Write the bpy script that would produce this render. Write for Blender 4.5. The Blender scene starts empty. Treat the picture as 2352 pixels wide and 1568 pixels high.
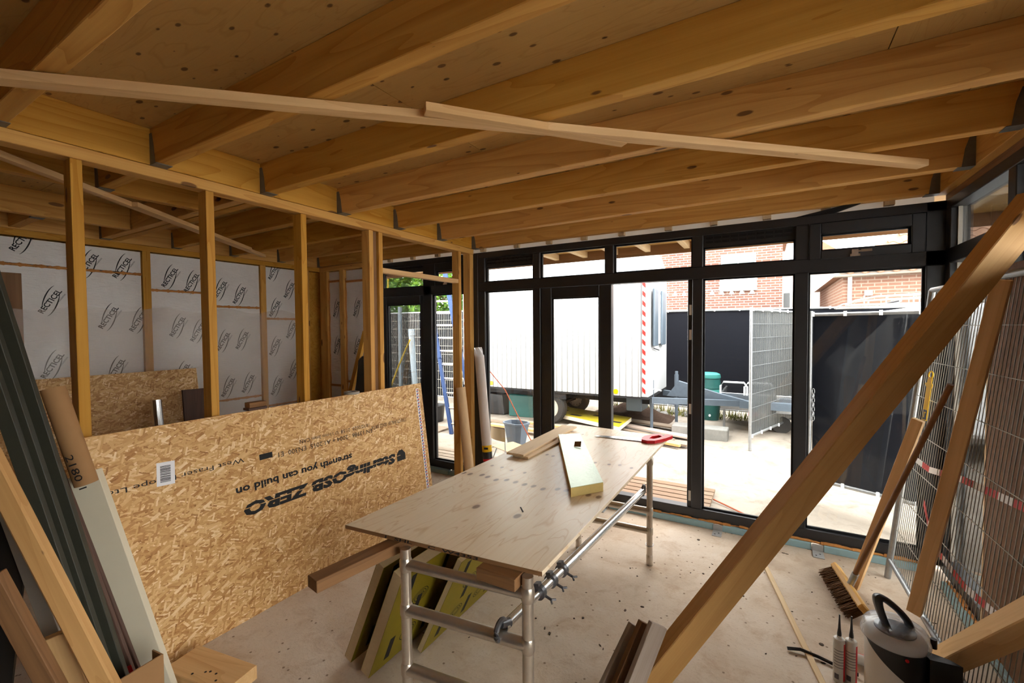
import bpy, bmesh, math, random
from mathutils import Vector as V, Matrix
random.seed(7)
R = math.radians
S = bpy.context.scene
col = S.collection

# ------------------------------------------------------------------ camera, sky, exposure
cam_d = bpy.data.cameras.new('camera'); cam = bpy.data.objects.new('camera', cam_d); col.objects.link(cam)
cam_d.sensor_width = 36.0; cam_d.lens = 1009.1 / 2352 * 36; cam_d.clip_start = 0.05; cam_d.clip_end = 200
def camera_matrix(yaw, pitch, roll, loc):
    f = V((-math.sin(yaw)*math.cos(pitch), math.cos(yaw)*math.cos(pitch), -math.sin(pitch)))
    rt = V((math.cos(yaw), math.sin(yaw), 0)); dn = f.cross(rt)
    r2 = rt*math.cos(roll) + dn*math.sin(roll); d2 = -rt*math.sin(roll) + dn*math.cos(roll)
    m = Matrix((( r2.x, -d2.x, -f.x), (r2.y, -d2.y, -f.y), (r2.z, -d2.z, -f.z))).to_4x4()
    return Matrix.Translation(loc) @ m
cam.matrix_world = camera_matrix(R(30.344), R(1.7335), R(0.4138), (0, 0, 1.75))
S.camera = cam
world = bpy.data.worlds.new('overcast_sky'); S.world = world; world.use_nodes = True
bg = world.node_tree.nodes['Background']; bg.inputs[0].default_value = (1.0, 0.985, 0.96, 1); bg.inputs[1].default_value = 1.6
S.view_settings.view_transform = 'Standard'; S.view_settings.look = 'None'
S.view_settings.gamma = 1.0; S.view_settings.exposure = 2.9; S.view_settings.use_curve_mapping = False
S.cycles.max_bounces = 8; S.cycles.diffuse_bounces = 4; S.cycles.glossy_bounces = 3; S.cycles.transparent_max_bounces = 12
S.cycles.use_adaptive_sampling = True; S.cycles.adaptive_threshold = 0.04

# ------------------------------------------------------------------ materials
MATS = {}
class NT:
    def __init__(s, name):
        m = bpy.data.materials.new(name); m.use_nodes = True; s.m = m; s.t = m.node_tree
        s.b = s.t.nodes['Principled BSDF']; s.out = s.t.nodes['Material Output']; MATS[name] = m
    def n(s, typ, **kw):
        x = s.t.nodes.new(typ)
        for k, v in kw.items():
            if k in ('i',):
                for a, b in v.items():
                    if hasattr(b, 'is_output'): s.t.links.new(b, x.inputs[a])
                    else: x.inputs[a].default_value = b
            else: setattr(x, k, v)
        return x
    def l(s, a, b): s.t.links.new(a, b)
    def math(s, op, a, b=None, c=None, clamp=False):
        x = s.n('ShaderNodeMath', operation=op, use_clamp=clamp)
        for i, v in enumerate((a, b, c)):
            if v is None: continue
            if hasattr(v, 'is_output'): s.l(v, x.inputs[i])
            else: x.inputs[i].default_value = v
        return x.outputs[0]
    def coords(s, scale, rot=(0, 0, 0), rnd=True, loc=(0, 0, 0)):
        tc = s.n('ShaderNodeTexCoord').outputs['Object']
        if rnd:
            oi = s.n('ShaderNodeObjectInfo').outputs['Random']
            cv = s.n('ShaderNodeCombineXYZ', i={0: s.math('MULTIPLY', oi, 37.0), 1: s.math('MULTIPLY', oi, 11.3), 2: s.math('MULTIPLY', oi, 23.7)}).outputs[0]
            tc = s.n('ShaderNodeVectorMath', operation='ADD', i={0: tc, 1: cv}).outputs[0]
        mp = s.n('ShaderNodeMapping', i={'Vector': tc}); mp.inputs['Scale'].default_value = scale
        mp.inputs['Rotation'].default_value = rot; mp.inputs['Location'].default_value = loc
        return mp.outputs[0]
    def noise(s, vec, scale, detail=3, rough=0.5, dist=0.0):
        return s.n('ShaderNodeTexNoise', i={'Vector': vec, 'Scale': scale, 'Detail': detail, 'Roughness': rough, 'Distortion': dist}).outputs['Fac']
    def ramp(s, fac, stops):
        r = s.n('ShaderNodeValToRGB', i={0: fac}); e = r.color_ramp.elements
        while len(e) < len(stops): e.new(0.5)
        for k, (p, c) in enumerate(stops): e[k].position = p; e[k].color = (*c, 1) if len(c) == 3 else c
        return r.outputs[0]
    def mix(s, fac, a, b, mode='MIX'):
        x = s.n('ShaderNodeMix', data_type='RGBA', blend_type=mode)
        for i, v in ((0, fac), (6, a), (7, b)):
            if hasattr(v, 'is_output'): s.l(v, x.inputs[i])
            else: x.inputs[i].default_value = v if i == 0 else (*v, 1)
        return x.outputs[2]
    def bump(s, h, strength=0.2, dist=0.01):
        b = s.n('ShaderNodeBump', i={'Height': h, 'Strength': strength, 'Distance': dist}); s.l(b.outputs[0], s.b.inputs['Normal'])
    def fin(s, colr, rough=0.6, metal=0.0, spec=0.3):
        if hasattr(colr, 'is_output'): s.l(colr, s.b.inputs['Base Color'])
        else: s.b.inputs['Base Color'].default_value = (*colr, 1)
        if hasattr(rough, 'is_output'): s.l(rough, s.b.inputs['Roughness'])
        else: s.b.inputs['Roughness'].default_value = rough
        s.b.inputs['Metallic'].default_value = metal; s.b.inputs['Specular IOR Level'].default_value = spec
        return s.m

def wood(name, light, dark, knot=(0.12, 0.045, 0.015), knots=1.0, rough=0.65, contrast=1.0):
    t = NT(name)
    big = t.noise(t.coords((0.55, 9, 9)), 1.6, 3, 0.5, 0.6)
    fine = t.noise(t.coords((1.2, 120, 120)), 1.0, 2, 0.6)
    ringv = t.noise(t.coords((0.5, 5, 5)), 1.2, 2, 0.4, 0.3)
    ring = t.math('FRACT', t.math('MULTIPLY', ringv, 9.0))
    ring = t.math('POWER', ring, 3.0)
    f = t.math('ADD', t.math('MULTIPLY', big, 0.55), t.math('MULTIPLY', fine, 0.25))
    f = t.math('ADD', f, t.math('MULTIPLY', ring, 0.16 * contrast), clamp=True)
    c = t.ramp(f, [(0.25, light), (0.72, dark)])
    oi = t.n('ShaderNodeObjectInfo').outputs['Random']
    hs = t.n('ShaderNodeHueSaturation', i={'Color': c, 'Value': t.math('MULTIPLY_ADD', oi, 0.22, 0.89), 'Saturation': t.math('MULTIPLY_ADD', oi, -0.12, 1.06)})
    c = hs.outputs[0]
    if knots > 0:
        vec = t.coords((2.6, 8.0, 8.0))
        wob = t.noise(vec, 4.0, 2)
        v = t.n('ShaderNodeTexVoronoi', i={'Vector': vec, 'Scale': 1.15, 'Randomness': 1.0})
        d = t.math('ADD', v.outputs['Distance'], t.math('MULTIPLY', wob, 0.05))
        rr = t.math('MULTIPLY', t.n('ShaderNodeSeparateColor', i={0: v.outputs['Color']}).outputs[0], 0.09 * knots)
        mk = t.n('ShaderNodeMapRange', i={0: t.math('SUBTRACT', d, rr), 1: 0.045, 2: 0.015, 3: 0.0, 4: 0.85}).outputs[0]
        c = t.mix(mk, c, knot)
    return t.fin(c, rough)

SPR = wood('spruce_timber', (0.66, 0.355, 0.075), (0.46, 0.20, 0.026), knots=1.6, contrast=1.6)
SPR2 = wood('planed_batten', (0.76, 0.5, 0.24), (0.56, 0.31, 0.12), knots=0.6)
SPR_D = wood('aged_timber', (0.27, 0.135, 0.055), (0.14, 0.065, 0.025))
BRACE = wood('brace_timber', (0.60, 0.34, 0.12), (0.44, 0.22, 0.06), knots=1.1)
PALE = wood('pale_pine', (0.74, 0.56, 0.34), (0.58, 0.40, 0.21), knots=0.5)
BROWNP = wood('brown_hardwood', (0.115, 0.06, 0.042), (0.055, 0.03, 0.022), knots=0.0)
GREYP = wood('weathered_plank', (0.42, 0.34, 0.285), (0.26, 0.19, 0.145), knots=0.0, rough=0.8)
FILMP = wood('dark_brown_panel', (0.20, 0.095, 0.038), (0.11, 0.048, 0.018), knots=0.3)
WEATH = wood('weathered_outdoor_board', (0.25, 0.195, 0.145), (0.16, 0.115, 0.075), knots=0.5)
DECKW = wood('deck_board', (0.20, 0.125, 0.072), (0.14, 0.082, 0.045), knots=0.3)

def ply(name, light, dark, knot, ksc, bands=()):
    t = NT(name)
    v = t.coords((0.9, 5.0, 1.0), rnd=not bands)
    n1 = t.noise(v, 1.3, 3, 0.5, 1.2)
    ring = t.math('ABSOLUTE', t.math('SUBTRACT', t.math('FRACT', t.math('MULTIPLY', n1, 7.0)), 0.5))
    line = t.n('ShaderNodeMapRange', i={0: ring, 1: 0.0, 2: 0.12, 3: 0.75, 4: 0.0}).outputs[0]
    fine = t.noise(t.coords((2.0, 140, 1)), 1.0, 2, 0.6)
    blot = t.noise(t.coords((1.5, 3.0, 1)), 1.5, 2)
    c = t.mix(t.math('MULTIPLY_ADD', fine, 0.45, t.math('MULTIPLY', blot, 0.35)), light, dark)
    c = t.mix(line, c, dark)
    if ksc:
        kv = t.coords((2.6*ksc, 5.2*ksc, 1.0))
        vo = t.n('ShaderNodeTexVoronoi', voronoi_dimensions='2D', i={'Vector': kv, 'Scale': 1.0})
        rr = t.math('MULTIPLY', t.n('ShaderNodeSeparateColor', i={0: vo.outputs['Color']}).outputs[1], 0.10)
        mk = t.n('ShaderNodeMapRange', i={0: t.math('SUBTRACT', vo.outputs['Distance'], rr), 1: 0.02, 2: -0.01, 3: 0.0, 4: 0.9}).outputs[0]
        c = t.mix(mk, c, knot)
    if bands:
        tc = t.n('ShaderNodeSeparateXYZ', i={0: t.n('ShaderNodeTexCoord').outputs['Object']})
        X, Y = tc.outputs[0], tc.outputs[1]
        for (xb, y0, y1, sp, rad) in bands:
            u = t.math('DIVIDE', Y, sp); cell = t.math('FLOOR', u)
            wn = t.n('ShaderNodeTexWhiteNoise', noise_dimensions='1D', i={'W': t.math('ADD', cell, xb * 31.7)})
            sc = t.n('ShaderNodeSeparateColor', i={0: wn.outputs['Color']})
            fx = t.math('MULTIPLY', t.math('SUBTRACT', t.math('FRACT', u), t.math('MULTIPLY_ADD', sc.outputs[0], 0.4, 0.3)), sp)
            dx = t.math('SUBTRACT', t.math('SUBTRACT', X, xb), t.math('MULTIPLY', t.math('SUBTRACT', sc.outputs[1], 0.5), 0.05))
            d2 = t.math('SQRT', t.math('ADD', t.math('POWER', fx, 2.0), t.math('POWER', t.math('MULTIPLY', dx, 0.6), 2.0)))
            mk = t.n('ShaderNodeMapRange', i={0: d2, 1: rad, 2: rad * 0.6, 3: 0.0, 4: 0.95}).outputs[0]
            mk = t.math('MULTIPLY', mk, t.math('MULTIPLY', t.math('GREATER_THAN', Y, y0), t.math('LESS_THAN', Y, y1)))
            halo = t.n('ShaderNodeMapRange', i={0: d2, 1: rad * 2.6, 2: rad * 0.8, 3: 0.0, 4: 0.35}).outputs[0]
            halo = t.math('MULTIPLY', halo, t.math('MULTIPLY', t.math('GREATER_THAN', Y, y0), t.math('LESS_THAN', Y, y1)))
            c = t.mix(halo, c, dark)
            c = t.mix(mk, c, knot)
    return t.fin(c, 0.36 if bands else 0.6, 0, 0.5 if bands else 0.3)
PLYC = ply('ceiling_plywood', (0.58, 0.36, 0.125), (0.45, 0.26, 0.075), (0.12, 0.055, 0.018), 1.7)
PLYT = ply('table_plywood', (0.88, 0.78, 0.61), (0.62, 0.42, 0.22), (0.20, 0.10, 0.05), 0,
           bands=[(-0.37, -0.46, 0.46, 0.062, 0.017), (-0.2, 0.08, 0.46, 0.085, 0.012), (0.22, -0.46, 0.3, 0.075, 0.013), (-0.76, -0.28, 0.36, 0.27, 0.02), (0.9, -0.3, 0.4, 0.12, 0.010)])

def osb():
    t = NT('oriented_strand_board')
    tc = t.n('ShaderNodeTexCoord').outputs['Object']
    wv = t.n('ShaderNodeTexNoise', i={'Vector': tc, 'Scale': 55.0, 'Detail': 2.0})
    tc = t.n('ShaderNodeVectorMath', operation='MULTIPLY_ADD', i={0: wv.outputs['Color'], 1: (0.007, 0.007, 0), 2: tc}).outputs[0]
    c = t.mix(t.noise(tc, 30, 3), (0.48, 0.255, 0.09), (0.57, 0.325, 0.13)); hgt = None
    for k, (ang, L, W, keep) in enumerate([(4, .085, .016, .30), (-35, .075, .012, .50), (62, .06, .014, .62), (22, .09, .011, .50), (-14, .07, .018, .60), (40, .08, .010, .66), (-58, .06, .012, .70), (-4, .10, .012, .62), (12, .045, .007, .66), (-24, .05, .008, .70), (75, .045, .009, .80), (30, .05, .016, .80)]):
        mp = t.n('ShaderNodeMapping', vector_type='TEXTURE', i={'Vector': tc}); mp.inputs['Rotation'].default_value = (0, 0, R(ang)); mp.inputs['Scale'].default_value = (L, W, 1); mp.inputs['Location'].default_value = (k*1.713, k*.917, 0)
        sx = t.n('ShaderNodeSeparateXYZ', i={0: mp.outputs[0]})
        row = t.math('FLOOR', sx.outputs[1]); wn = t.n('ShaderNodeTexWhiteNoise', noise_dimensions='1D', i={'W': t.math('ADD', row, k*7.31)})
        cell = t.math('FLOOR', t.math('MULTIPLY_ADD', wn.outputs['Value'], 9.0, sx.outputs[0]))
        w3 = t.n('ShaderNodeTexWhiteNoise', noise_dimensions='3D', i={'Vector': t.n('ShaderNodeCombineXYZ', i={0: cell, 1: row, 2: float(k)}).outputs[0]})
        sc = t.n('ShaderNodeSeparateColor', i={0: w3.outputs['Color']})
        fine = t.noise(mp.outputs[0], 1.4, 3, 0.7)
        sh = t.math('ADD', t.math('MULTIPLY', sc.outputs[0], 0.74), t.math('MULTIPLY', fine, 0.34))
        cc = t.ramp(sh, [(0.12, (0.22, 0.085, 0.022)), (0.20, (0.45, 0.22, 0.07)), (0.5, (0.60, 0.345, 0.13)), (0.78, (0.73, 0.47, 0.215)), (0.98, (0.93, 0.74, 0.48))])
        g = t.math('GREATER_THAN', sc.outputs[1], keep); c = t.mix(g, c, cc)
    return t.fin(c, 0.55)
OSB = osb()

def plain(name, c, rough=0.5, metal=0.0, spec=0.3, nz=0.0, nsc=20, bump=0.0):
    t = NT(name)
    if nz or bump:
        n = t.noise(t.coords((1, 1, 1)), nsc, 4, 0.6)
        cc = t.mix(n, tuple(max(0, x*(1-nz)) for x in c), tuple(min(1, x*(1+nz)) for x in c))
        if bump: t.bump(n, bump, 0.01)
        return t.fin(cc, rough, metal, spec)
    return t.fin(c, rough, metal, spec)
FRAME = plain('anthracite_frame', (0.020, 0.020, 0.022), 0.38, 0, 0.5, 0.15, 60)
GASK = plain('rubber_black', (0.008, 0.008, 0.009), 0.5)
GALV = plain('galvanised_steel', (0.36, 0.37, 0.38), 0.42, 0.85, 0.5, 0.25, 40)
HANG = plain('hanger_steel', (0.15, 0.14, 0.12), 0.55, 0.3, 0.5, 0.3, 30)
ANCH = plain('anchor_zinc', (0.42, 0.43, 0.43), 0.5, 0.25, 0.5, 0.15, 30)
ALU = plain('scaffold_aluminium', (0.55, 0.49, 0.42), 0.32, 0.9, 0.5, 0.18, 25)
ALUC = plain('bright_aluminium', (0.78, 0.79, 0.8), 0.22, 0.95, 0.5, 0.1, 25)
DSTEEL = plain('clamp_steel', (0.14, 0.14, 0.15), 0.38, 0.8)
WIRE = plain('fence_wire', (0.38, 0.36, 0.31), 0.5, 0.6)
WHITE = plain('trailer_white', (0.44, 0.45, 0.455), 0.35, 0, 0.4)
ROOFW = plain('trailer_roof', (0.36, 0.42, 0.45), 0.35, 0.2, 0.4)
RED = plain('red_plastic', (0.62, 0.012, 0.02), 0.35)
SIGRED = plain('signal_red', (0.72, 0.02, 0.015), 0.5)
TAPEW = plain('tape_white', (0.85, 0.85, 0.85), 0.5)
TAPER = plain('tape_red', (0.55, 0.05, 0.05), 0.5)
BLACKP = plain('black_plastic', (0.010, 0.010, 0.012), 0.3, 0, 0.5)
GREYBLUE = plain('greyblue_steel', (0.11, 0.14, 0.175), 0.5, 0.3, 0.4, 0.25, 12)
TEAL = plain('teal_plastic', (0.05, 0.24, 0.21), 0.45, 0, 0.4, 0.2, 6)
TEALD = plain('dark_green_plastic', (0.018, 0.095, 0.085), 0.45, 0, 0.4)
BINGREY = plain('grey_bin_plastic', (0.10, 0.125, 0.16), 0.45)
YEL = plain('yellow_plastic', (0.75, 0.44, 0.0), 0.4)
AMB = plain('amber_reflector', (0.9, 0.36, 0.0), 0.3)
BLUE = plain('blue_ladder_paint', (0.010, 0.034, 0.115), 0.4, 0.1)
PVC = plain('grey_pvc', (0.20, 0.245, 0.28), 0.4)
HOSE = plain('yellow_hose', (0.42, 0.28, 0.01), 0.45)
CORD = plain('orange_cord', (0.42, 0.07, 0.015), 0.5)
CREAM = plain('cream_foam_board', (0.66, 0.60, 0.46), 0.75, 0, 0.2, 0.05, 8, 0.05)
PIR = plain('foam_core', (0.60, 0.45, 0.17), 0.85, 0, 0.1, 0.12, 60, 0.2)
PIRB = plain('board_foam_core', (0.50, 0.38, 0.22), 0.85, 0, 0.1, 0.1, 40, 0.1)
YELF = plain('yellow_facing', (0.20, 0.145, 0.008), 0.55, 0, 0.3, 0.12, 10)
YELB = plain('bright_yellow_facing', (0.32, 0.25, 0.012), 0.55, 0, 0.3, 0.12, 10)
FOILG = plain('green_foil', (0.50, 0.58, 0.47), 0.35, 0.35, 0.5, 0.10, 35, 0.35)
INKC = plain('black_ink', (0.012, 0.011, 0.012), 0.7)
INKG = plain('grey_ink', (0.13, 0.115, 0.13), 0.7)
INKR = plain('red_ink', (0.5, 0.06, 0.04), 0.6)
INKB = plain('blue_ink', (0.05, 0.08, 0.25), 0.6)
STICK = plain('white_sticker', (0.82, 0.82, 0.85), 0.5)
CARD = plain('cardboard', (0.36, 0.20, 0.09), 0.8, 0, 0.15, 0.1, 15)
CARDL = plain('light_cardboard', (0.68, 0.46, 0.26), 0.7, 0, 0.2, 0.08, 15)
GREENM = plain('green_grey_profile', (0.034, 0.035, 0.024), 0.55, 0.0, 0.4, 0.15, 40)
GREYM = plain('grey_profile', (0.30, 0.275, 0.235), 0.5, 0.2)
DARKM = plain('dark_sheet', (0.022, 0.02, 0.018), 0.4, 0, 0.5, 0.4, 6)
BLUEF = plain('blue_foam_strip', (0.29, 0.44, 0.48), 0.7, 0, 0.2, 0.12, 15)
PUR = plain('orange_foam', (0.55, 0.24, 0.07), 0.8, 0, 0.2, 0.3, 60, 0.6)
MEMB = plain('white_membrane', (0.78, 0.74, 0.68), 0.6, 0, 0.2, 0.08, 8, 0.3)
CONCB = plain('concrete_block', (0.22, 0.215, 0.20), 0.9, 0, 0.1, 0.3, 8, 0.5)
TYRE = plain('tyre_rubber', (0.03, 0.028, 0.026), 0.8)
RIM = plain('rim_silver', (0.6, 0.57, 0.5), 0.4, 0.5)
UNDER = plain('underbody_dark', (0.015, 0.015, 0.017), 0.7)
SANDST = plain('window_shutter', (0.10, 0.13, 0.16), 0.35, 0.3)
DEBRIS = plain('dark_debris', (0.07, 0.045, 0.03), 0.8)
BRIST = plain('broom_bristle', (0.14, 0.065, 0.025), 0.8, 0, 0.2, 0.4, 90, 0.6)
BWOOD = plain('varnished_broom', (0.62, 0.34, 0.08), 0.4, 0, 0.4, 0.12, 10)
STICKW = plain('brown_broom_stick', (0.20, 0.085, 0.025), 0.45, 0, 0.4, 0.2, 12)
CANW = plain('white_canister', (0.80, 0.76, 0.70), 0.4)
CARTW = plain('cartridge_white', (0.66, 0.64, 0.60), 0.4)
TILE = plain('roof_tile_orange', (0.27, 0.15, 0.095), 0.8, 0, 0.2, 0.25, 6)
HOUSEW = plain('render_white', (0.8, 0.79, 0.76), 0.7)
PVCW = plain('upvc_white', (0.82, 0.83, 0.83), 0.4)
CURT = plain('curtained_window', (0.085, 0.11, 0.11), 0.25, 0, 0.6)
BARK = plain('bark', (0.10, 0.075, 0.05), 0.9, 0, 0.1, 0.3, 15)
LEAF = plain('leaf_green', (0.045, 0.13, 0.015), 0.6, 0, 0.3, 0.5, 3)
LEAFL = plain('leaf_light', (0.12, 0.24, 0.02), 0.6, 0, 0.3, 0.4, 3)
GRASS = plain('grass', (0.16, 0.16, 0.05), 0.9, 0, 0.1, 0.4, 20)
SOIL = plain('dark_soil', (0.055, 0.035, 0.025), 0.95, 0, 0.1, 0.6, 30, 0.8)
VANW = plain('van_white', (0.82, 0.83, 0.84), 0.25, 0, 0.5)
VANG = plain('van_glass', (0.01, 0.012, 0.014), 0.1, 0, 0.6)
CHAIRW = plain('chair_ply', (0.36, 0.25, 0.13), 0.4, 0, 0.4, 0.1, 20)

def foil():
    t = NT('white_foil_facing')
    n = t.noise(t.coords((1, 1, 1)), 5, 5, 0.65, 0.4); n2 = t.noise(t.coords((1, 1, 6)), 14, 3, 0.5)
    w = t.n('ShaderNodeTexChecker')
    c = t.mix(n, (0.66, 0.62, 0.60), (0.82, 0.79, 0.77))
    h = t.math('ADD', t.math('MULTIPLY', t.math('POWER', n, 2.0), 1.0), t.math('MULTIPLY', n2, 0.5))
    t.bump(h, 0.45, 0.02)
    return t.fin(c, 0.45, 0.08, 0.5)
FOIL = foil()
def foil_wall():
    t = NT('shaded_insulation_facing')
    n = t.noise(t.coords((1, 1, 1)), 7, 4)
    return t.fin(t.mix(n, (0.40, 0.35, 0.31), (0.5, 0.45, 0.4)), 0.5, 0.2)
def concrete():
    t = NT('dusty_concrete')
    a = t.noise(t.coords((1, 1, 1), rnd=False), 1.1, 5, 0.62, 0.3); b = t.noise(t.coords((1, 1, 1), rnd=False), 5.5, 5, 0.7, 0.5); c3 = t.noise(t.coords((1, 1, 1), rnd=False), 60, 3, 0.7)
    base = t.ramp(a, [(0.30, (0.37, 0.27, 0.19)), (0.5, (0.58, 0.475, 0.37)), (0.72, (0.68, 0.60, 0.51))])
    base = t.mix(t.n('ShaderNodeMapRange', i={0: b, 1: 0.52, 2: 0.75, 3: 0.0, 4: 0.6}).outputs[0], base, (0.36, 0.22, 0.12))
    base = t.mix(t.n('ShaderNodeMapRange', i={0: b, 1: 0.42, 2: 0.25, 3: 0.0, 4: 0.5}).outputs[0], base, (0.66, 0.61, 0.55))
    base = t.mix(t.n('ShaderNodeMapRange', i={0: c3, 1: 0.55, 2: 0.8, 3: 0.0, 4: 0.5}).outputs[0], base, (0.30, 0.21, 0.14))
    # scattered wood chips
    sp = t.n('ShaderNodeTexVoronoi', i={'Vector': t.coords((1, 1, 1), rnd=False), 'Scale': 24.0})
    sel = t.math('GREATER_THAN', t.n('ShaderNodeSeparateColor', i={0: sp.outputs['Color']}).outputs[2], 0.94)
    mk = t.math('MULTIPLY', sel, t.n('ShaderNodeMapRange', i={0: sp.outputs['Distance'], 1: 0.2, 2: 0.1, 3: 0.0, 4: 0.75}).outputs[0])
    base = t.mix(mk, base, (0.13, 0.075, 0.04))
    t.bump(t.math('ADD', b, t.math('MULTIPLY', c3, 0.6)), 0.25, 0.01)
    return t.fin(base, 0.85, 0, 0.15)
CONC = concrete()
def sand():
    t = NT('site_sand')
    a = t.noise(t.coords((1, 1, 1), rnd=False), 0.6, 5, 0.6, 0.4); b = t.noise(t.coords((1, 1, 1), rnd=False), 3.5, 6, 0.7, 0.6)
    c = t.ramp(a, [(0.3, (0.235, 0.198, 0.16)), (0.7, (0.34, 0.30, 0.255))])
    c = t.mix(t.n('ShaderNodeMapRange', i={0: b, 1: 0.5, 2: 0.72, 3: 0.0, 4: 0.6}).outputs[0], c, (0.10, 0.078, 0.058))
    t.bump(b, 0.7, 0.06)
    return t.fin(c, 0.95, 0, 0.1)
SAND = sand()
def brick(name, a, b, m):
    t = NT(name)
    tc = t.n('ShaderNodeTexCoord').outputs['Object']
    sx = t.n('ShaderNodeSeparateXYZ', i={0: tc}); cv = t.n('ShaderNodeCombineXYZ', i={0: t.math('ADD', sx.outputs[0], sx.outputs[1]), 1: sx.outputs[2]}).outputs[0]
    bt = t.n('ShaderNodeTexBrick', i={'Vector': cv, 'Color1': (*a, 1), 'Color2': (*b, 1), 'Mortar': (*m, 1), 'Scale': 1.0, 'Mortar Size': 0.012, 'Brick Width': 0.26, 'Row Height': 0.085})
    return t.fin(bt.outputs[0], 0.9, 0, 0.1)
BRICK = brick('red_brick', (0.21, 0.105, 0.078), (0.16, 0.075, 0.058), (0.31, 0.28, 0.245))
BRICK2 = brick('orange_brick', (0.23, 0.125, 0.09), (0.20, 0.105, 0.075), (0.29, 0.225, 0.18))

def see_through(name, c, alpha, rough=0.8, transl=0.0, gloss=0.6):
    t = NT(name)
    df = t.n('ShaderNodeBsdfDiffuse', i={0: (*c, 1)}); sh = df.outputs[0]
    if transl:
        tl = t.n('ShaderNodeBsdfTranslucent', i={0: (*c, 1)}); mx = t.n('ShaderNodeMixShader', i={0: transl}); t.l(sh, mx.inputs[1]); t.l(tl.outputs[0], mx.inputs[2]); sh = mx.outputs[0]
    tr = t.n('ShaderNodeBsdfTransparent'); m2 = t.n('ShaderNodeMixShader', i={0: alpha}); t.l(tr.outputs[0], m2.inputs[1]); t.l(sh, m2.inputs[2]); sh = m2.outputs[0]
    gl = t.n('ShaderNodeBsdfGlossy', i={0: (1, 1, 1, 1), 'Roughness': rough}); fr = t.n('ShaderNodeFresnel', i={0: 1.35})
    m3 = t.n('ShaderNodeMixShader', i={0: t.math('MULTIPLY', fr.outputs[0], gloss)}); t.l(sh, m3.inputs[1]); t.l(gl.outputs[0], m3.inputs[2])
    t.l(m3.outputs[0], t.out.inputs['Surface']); return t.m
def glass():
    t = NT('window_glass')
    tr = t.n('ShaderNodeBsdfTransparent', i={0: (0.97, 0.985, 0.98, 1)}); gl = t.n('ShaderNodeBsdfGlossy', i={0: (1, 1, 1, 1), 'Roughness': 0.0}); fr = t.n('ShaderNodeFresnel', i={0: 1.45})
    mx = t.n('ShaderNodeMixShader', i={0: t.math('MULTIPLY', fr.outputs[0], 0.9)}); t.l(tr.outputs[0], mx.inputs[1]); t.l(gl.outputs[0], mx.inputs[2]); t.l(mx.outputs[0], t.out.inputs['Surface']); return t.m
GLASS = glass()
SCREEN = see_through('dark_fence_fabric', (0.010, 0.0112, 0.015), 0.993, 0.6, 0, 0.03)
SCREENG = see_through('grey_fence_fabric', (0.034, 0.041, 0.049), 0.90, 0.6, 0, 0.03)
SHEET = see_through('thin_plastic_sheet', (0.80, 0.72, 0.63), 0.27, 0.25, 0.4)
CLEAR = see_through('clear_plastic_lid', (0.55, 0.6, 0.68), 0.35, 0.08, 0.3)
MEMBT = see_through('membrane_translucent', (0.85, 0.82, 0.76), 1.0, 0.6, 0.3, 0.05)
WRAP = see_through('clear_wrap', (0.92, 0.92, 0.94), 0.7, 0.15, 0.4)

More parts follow.
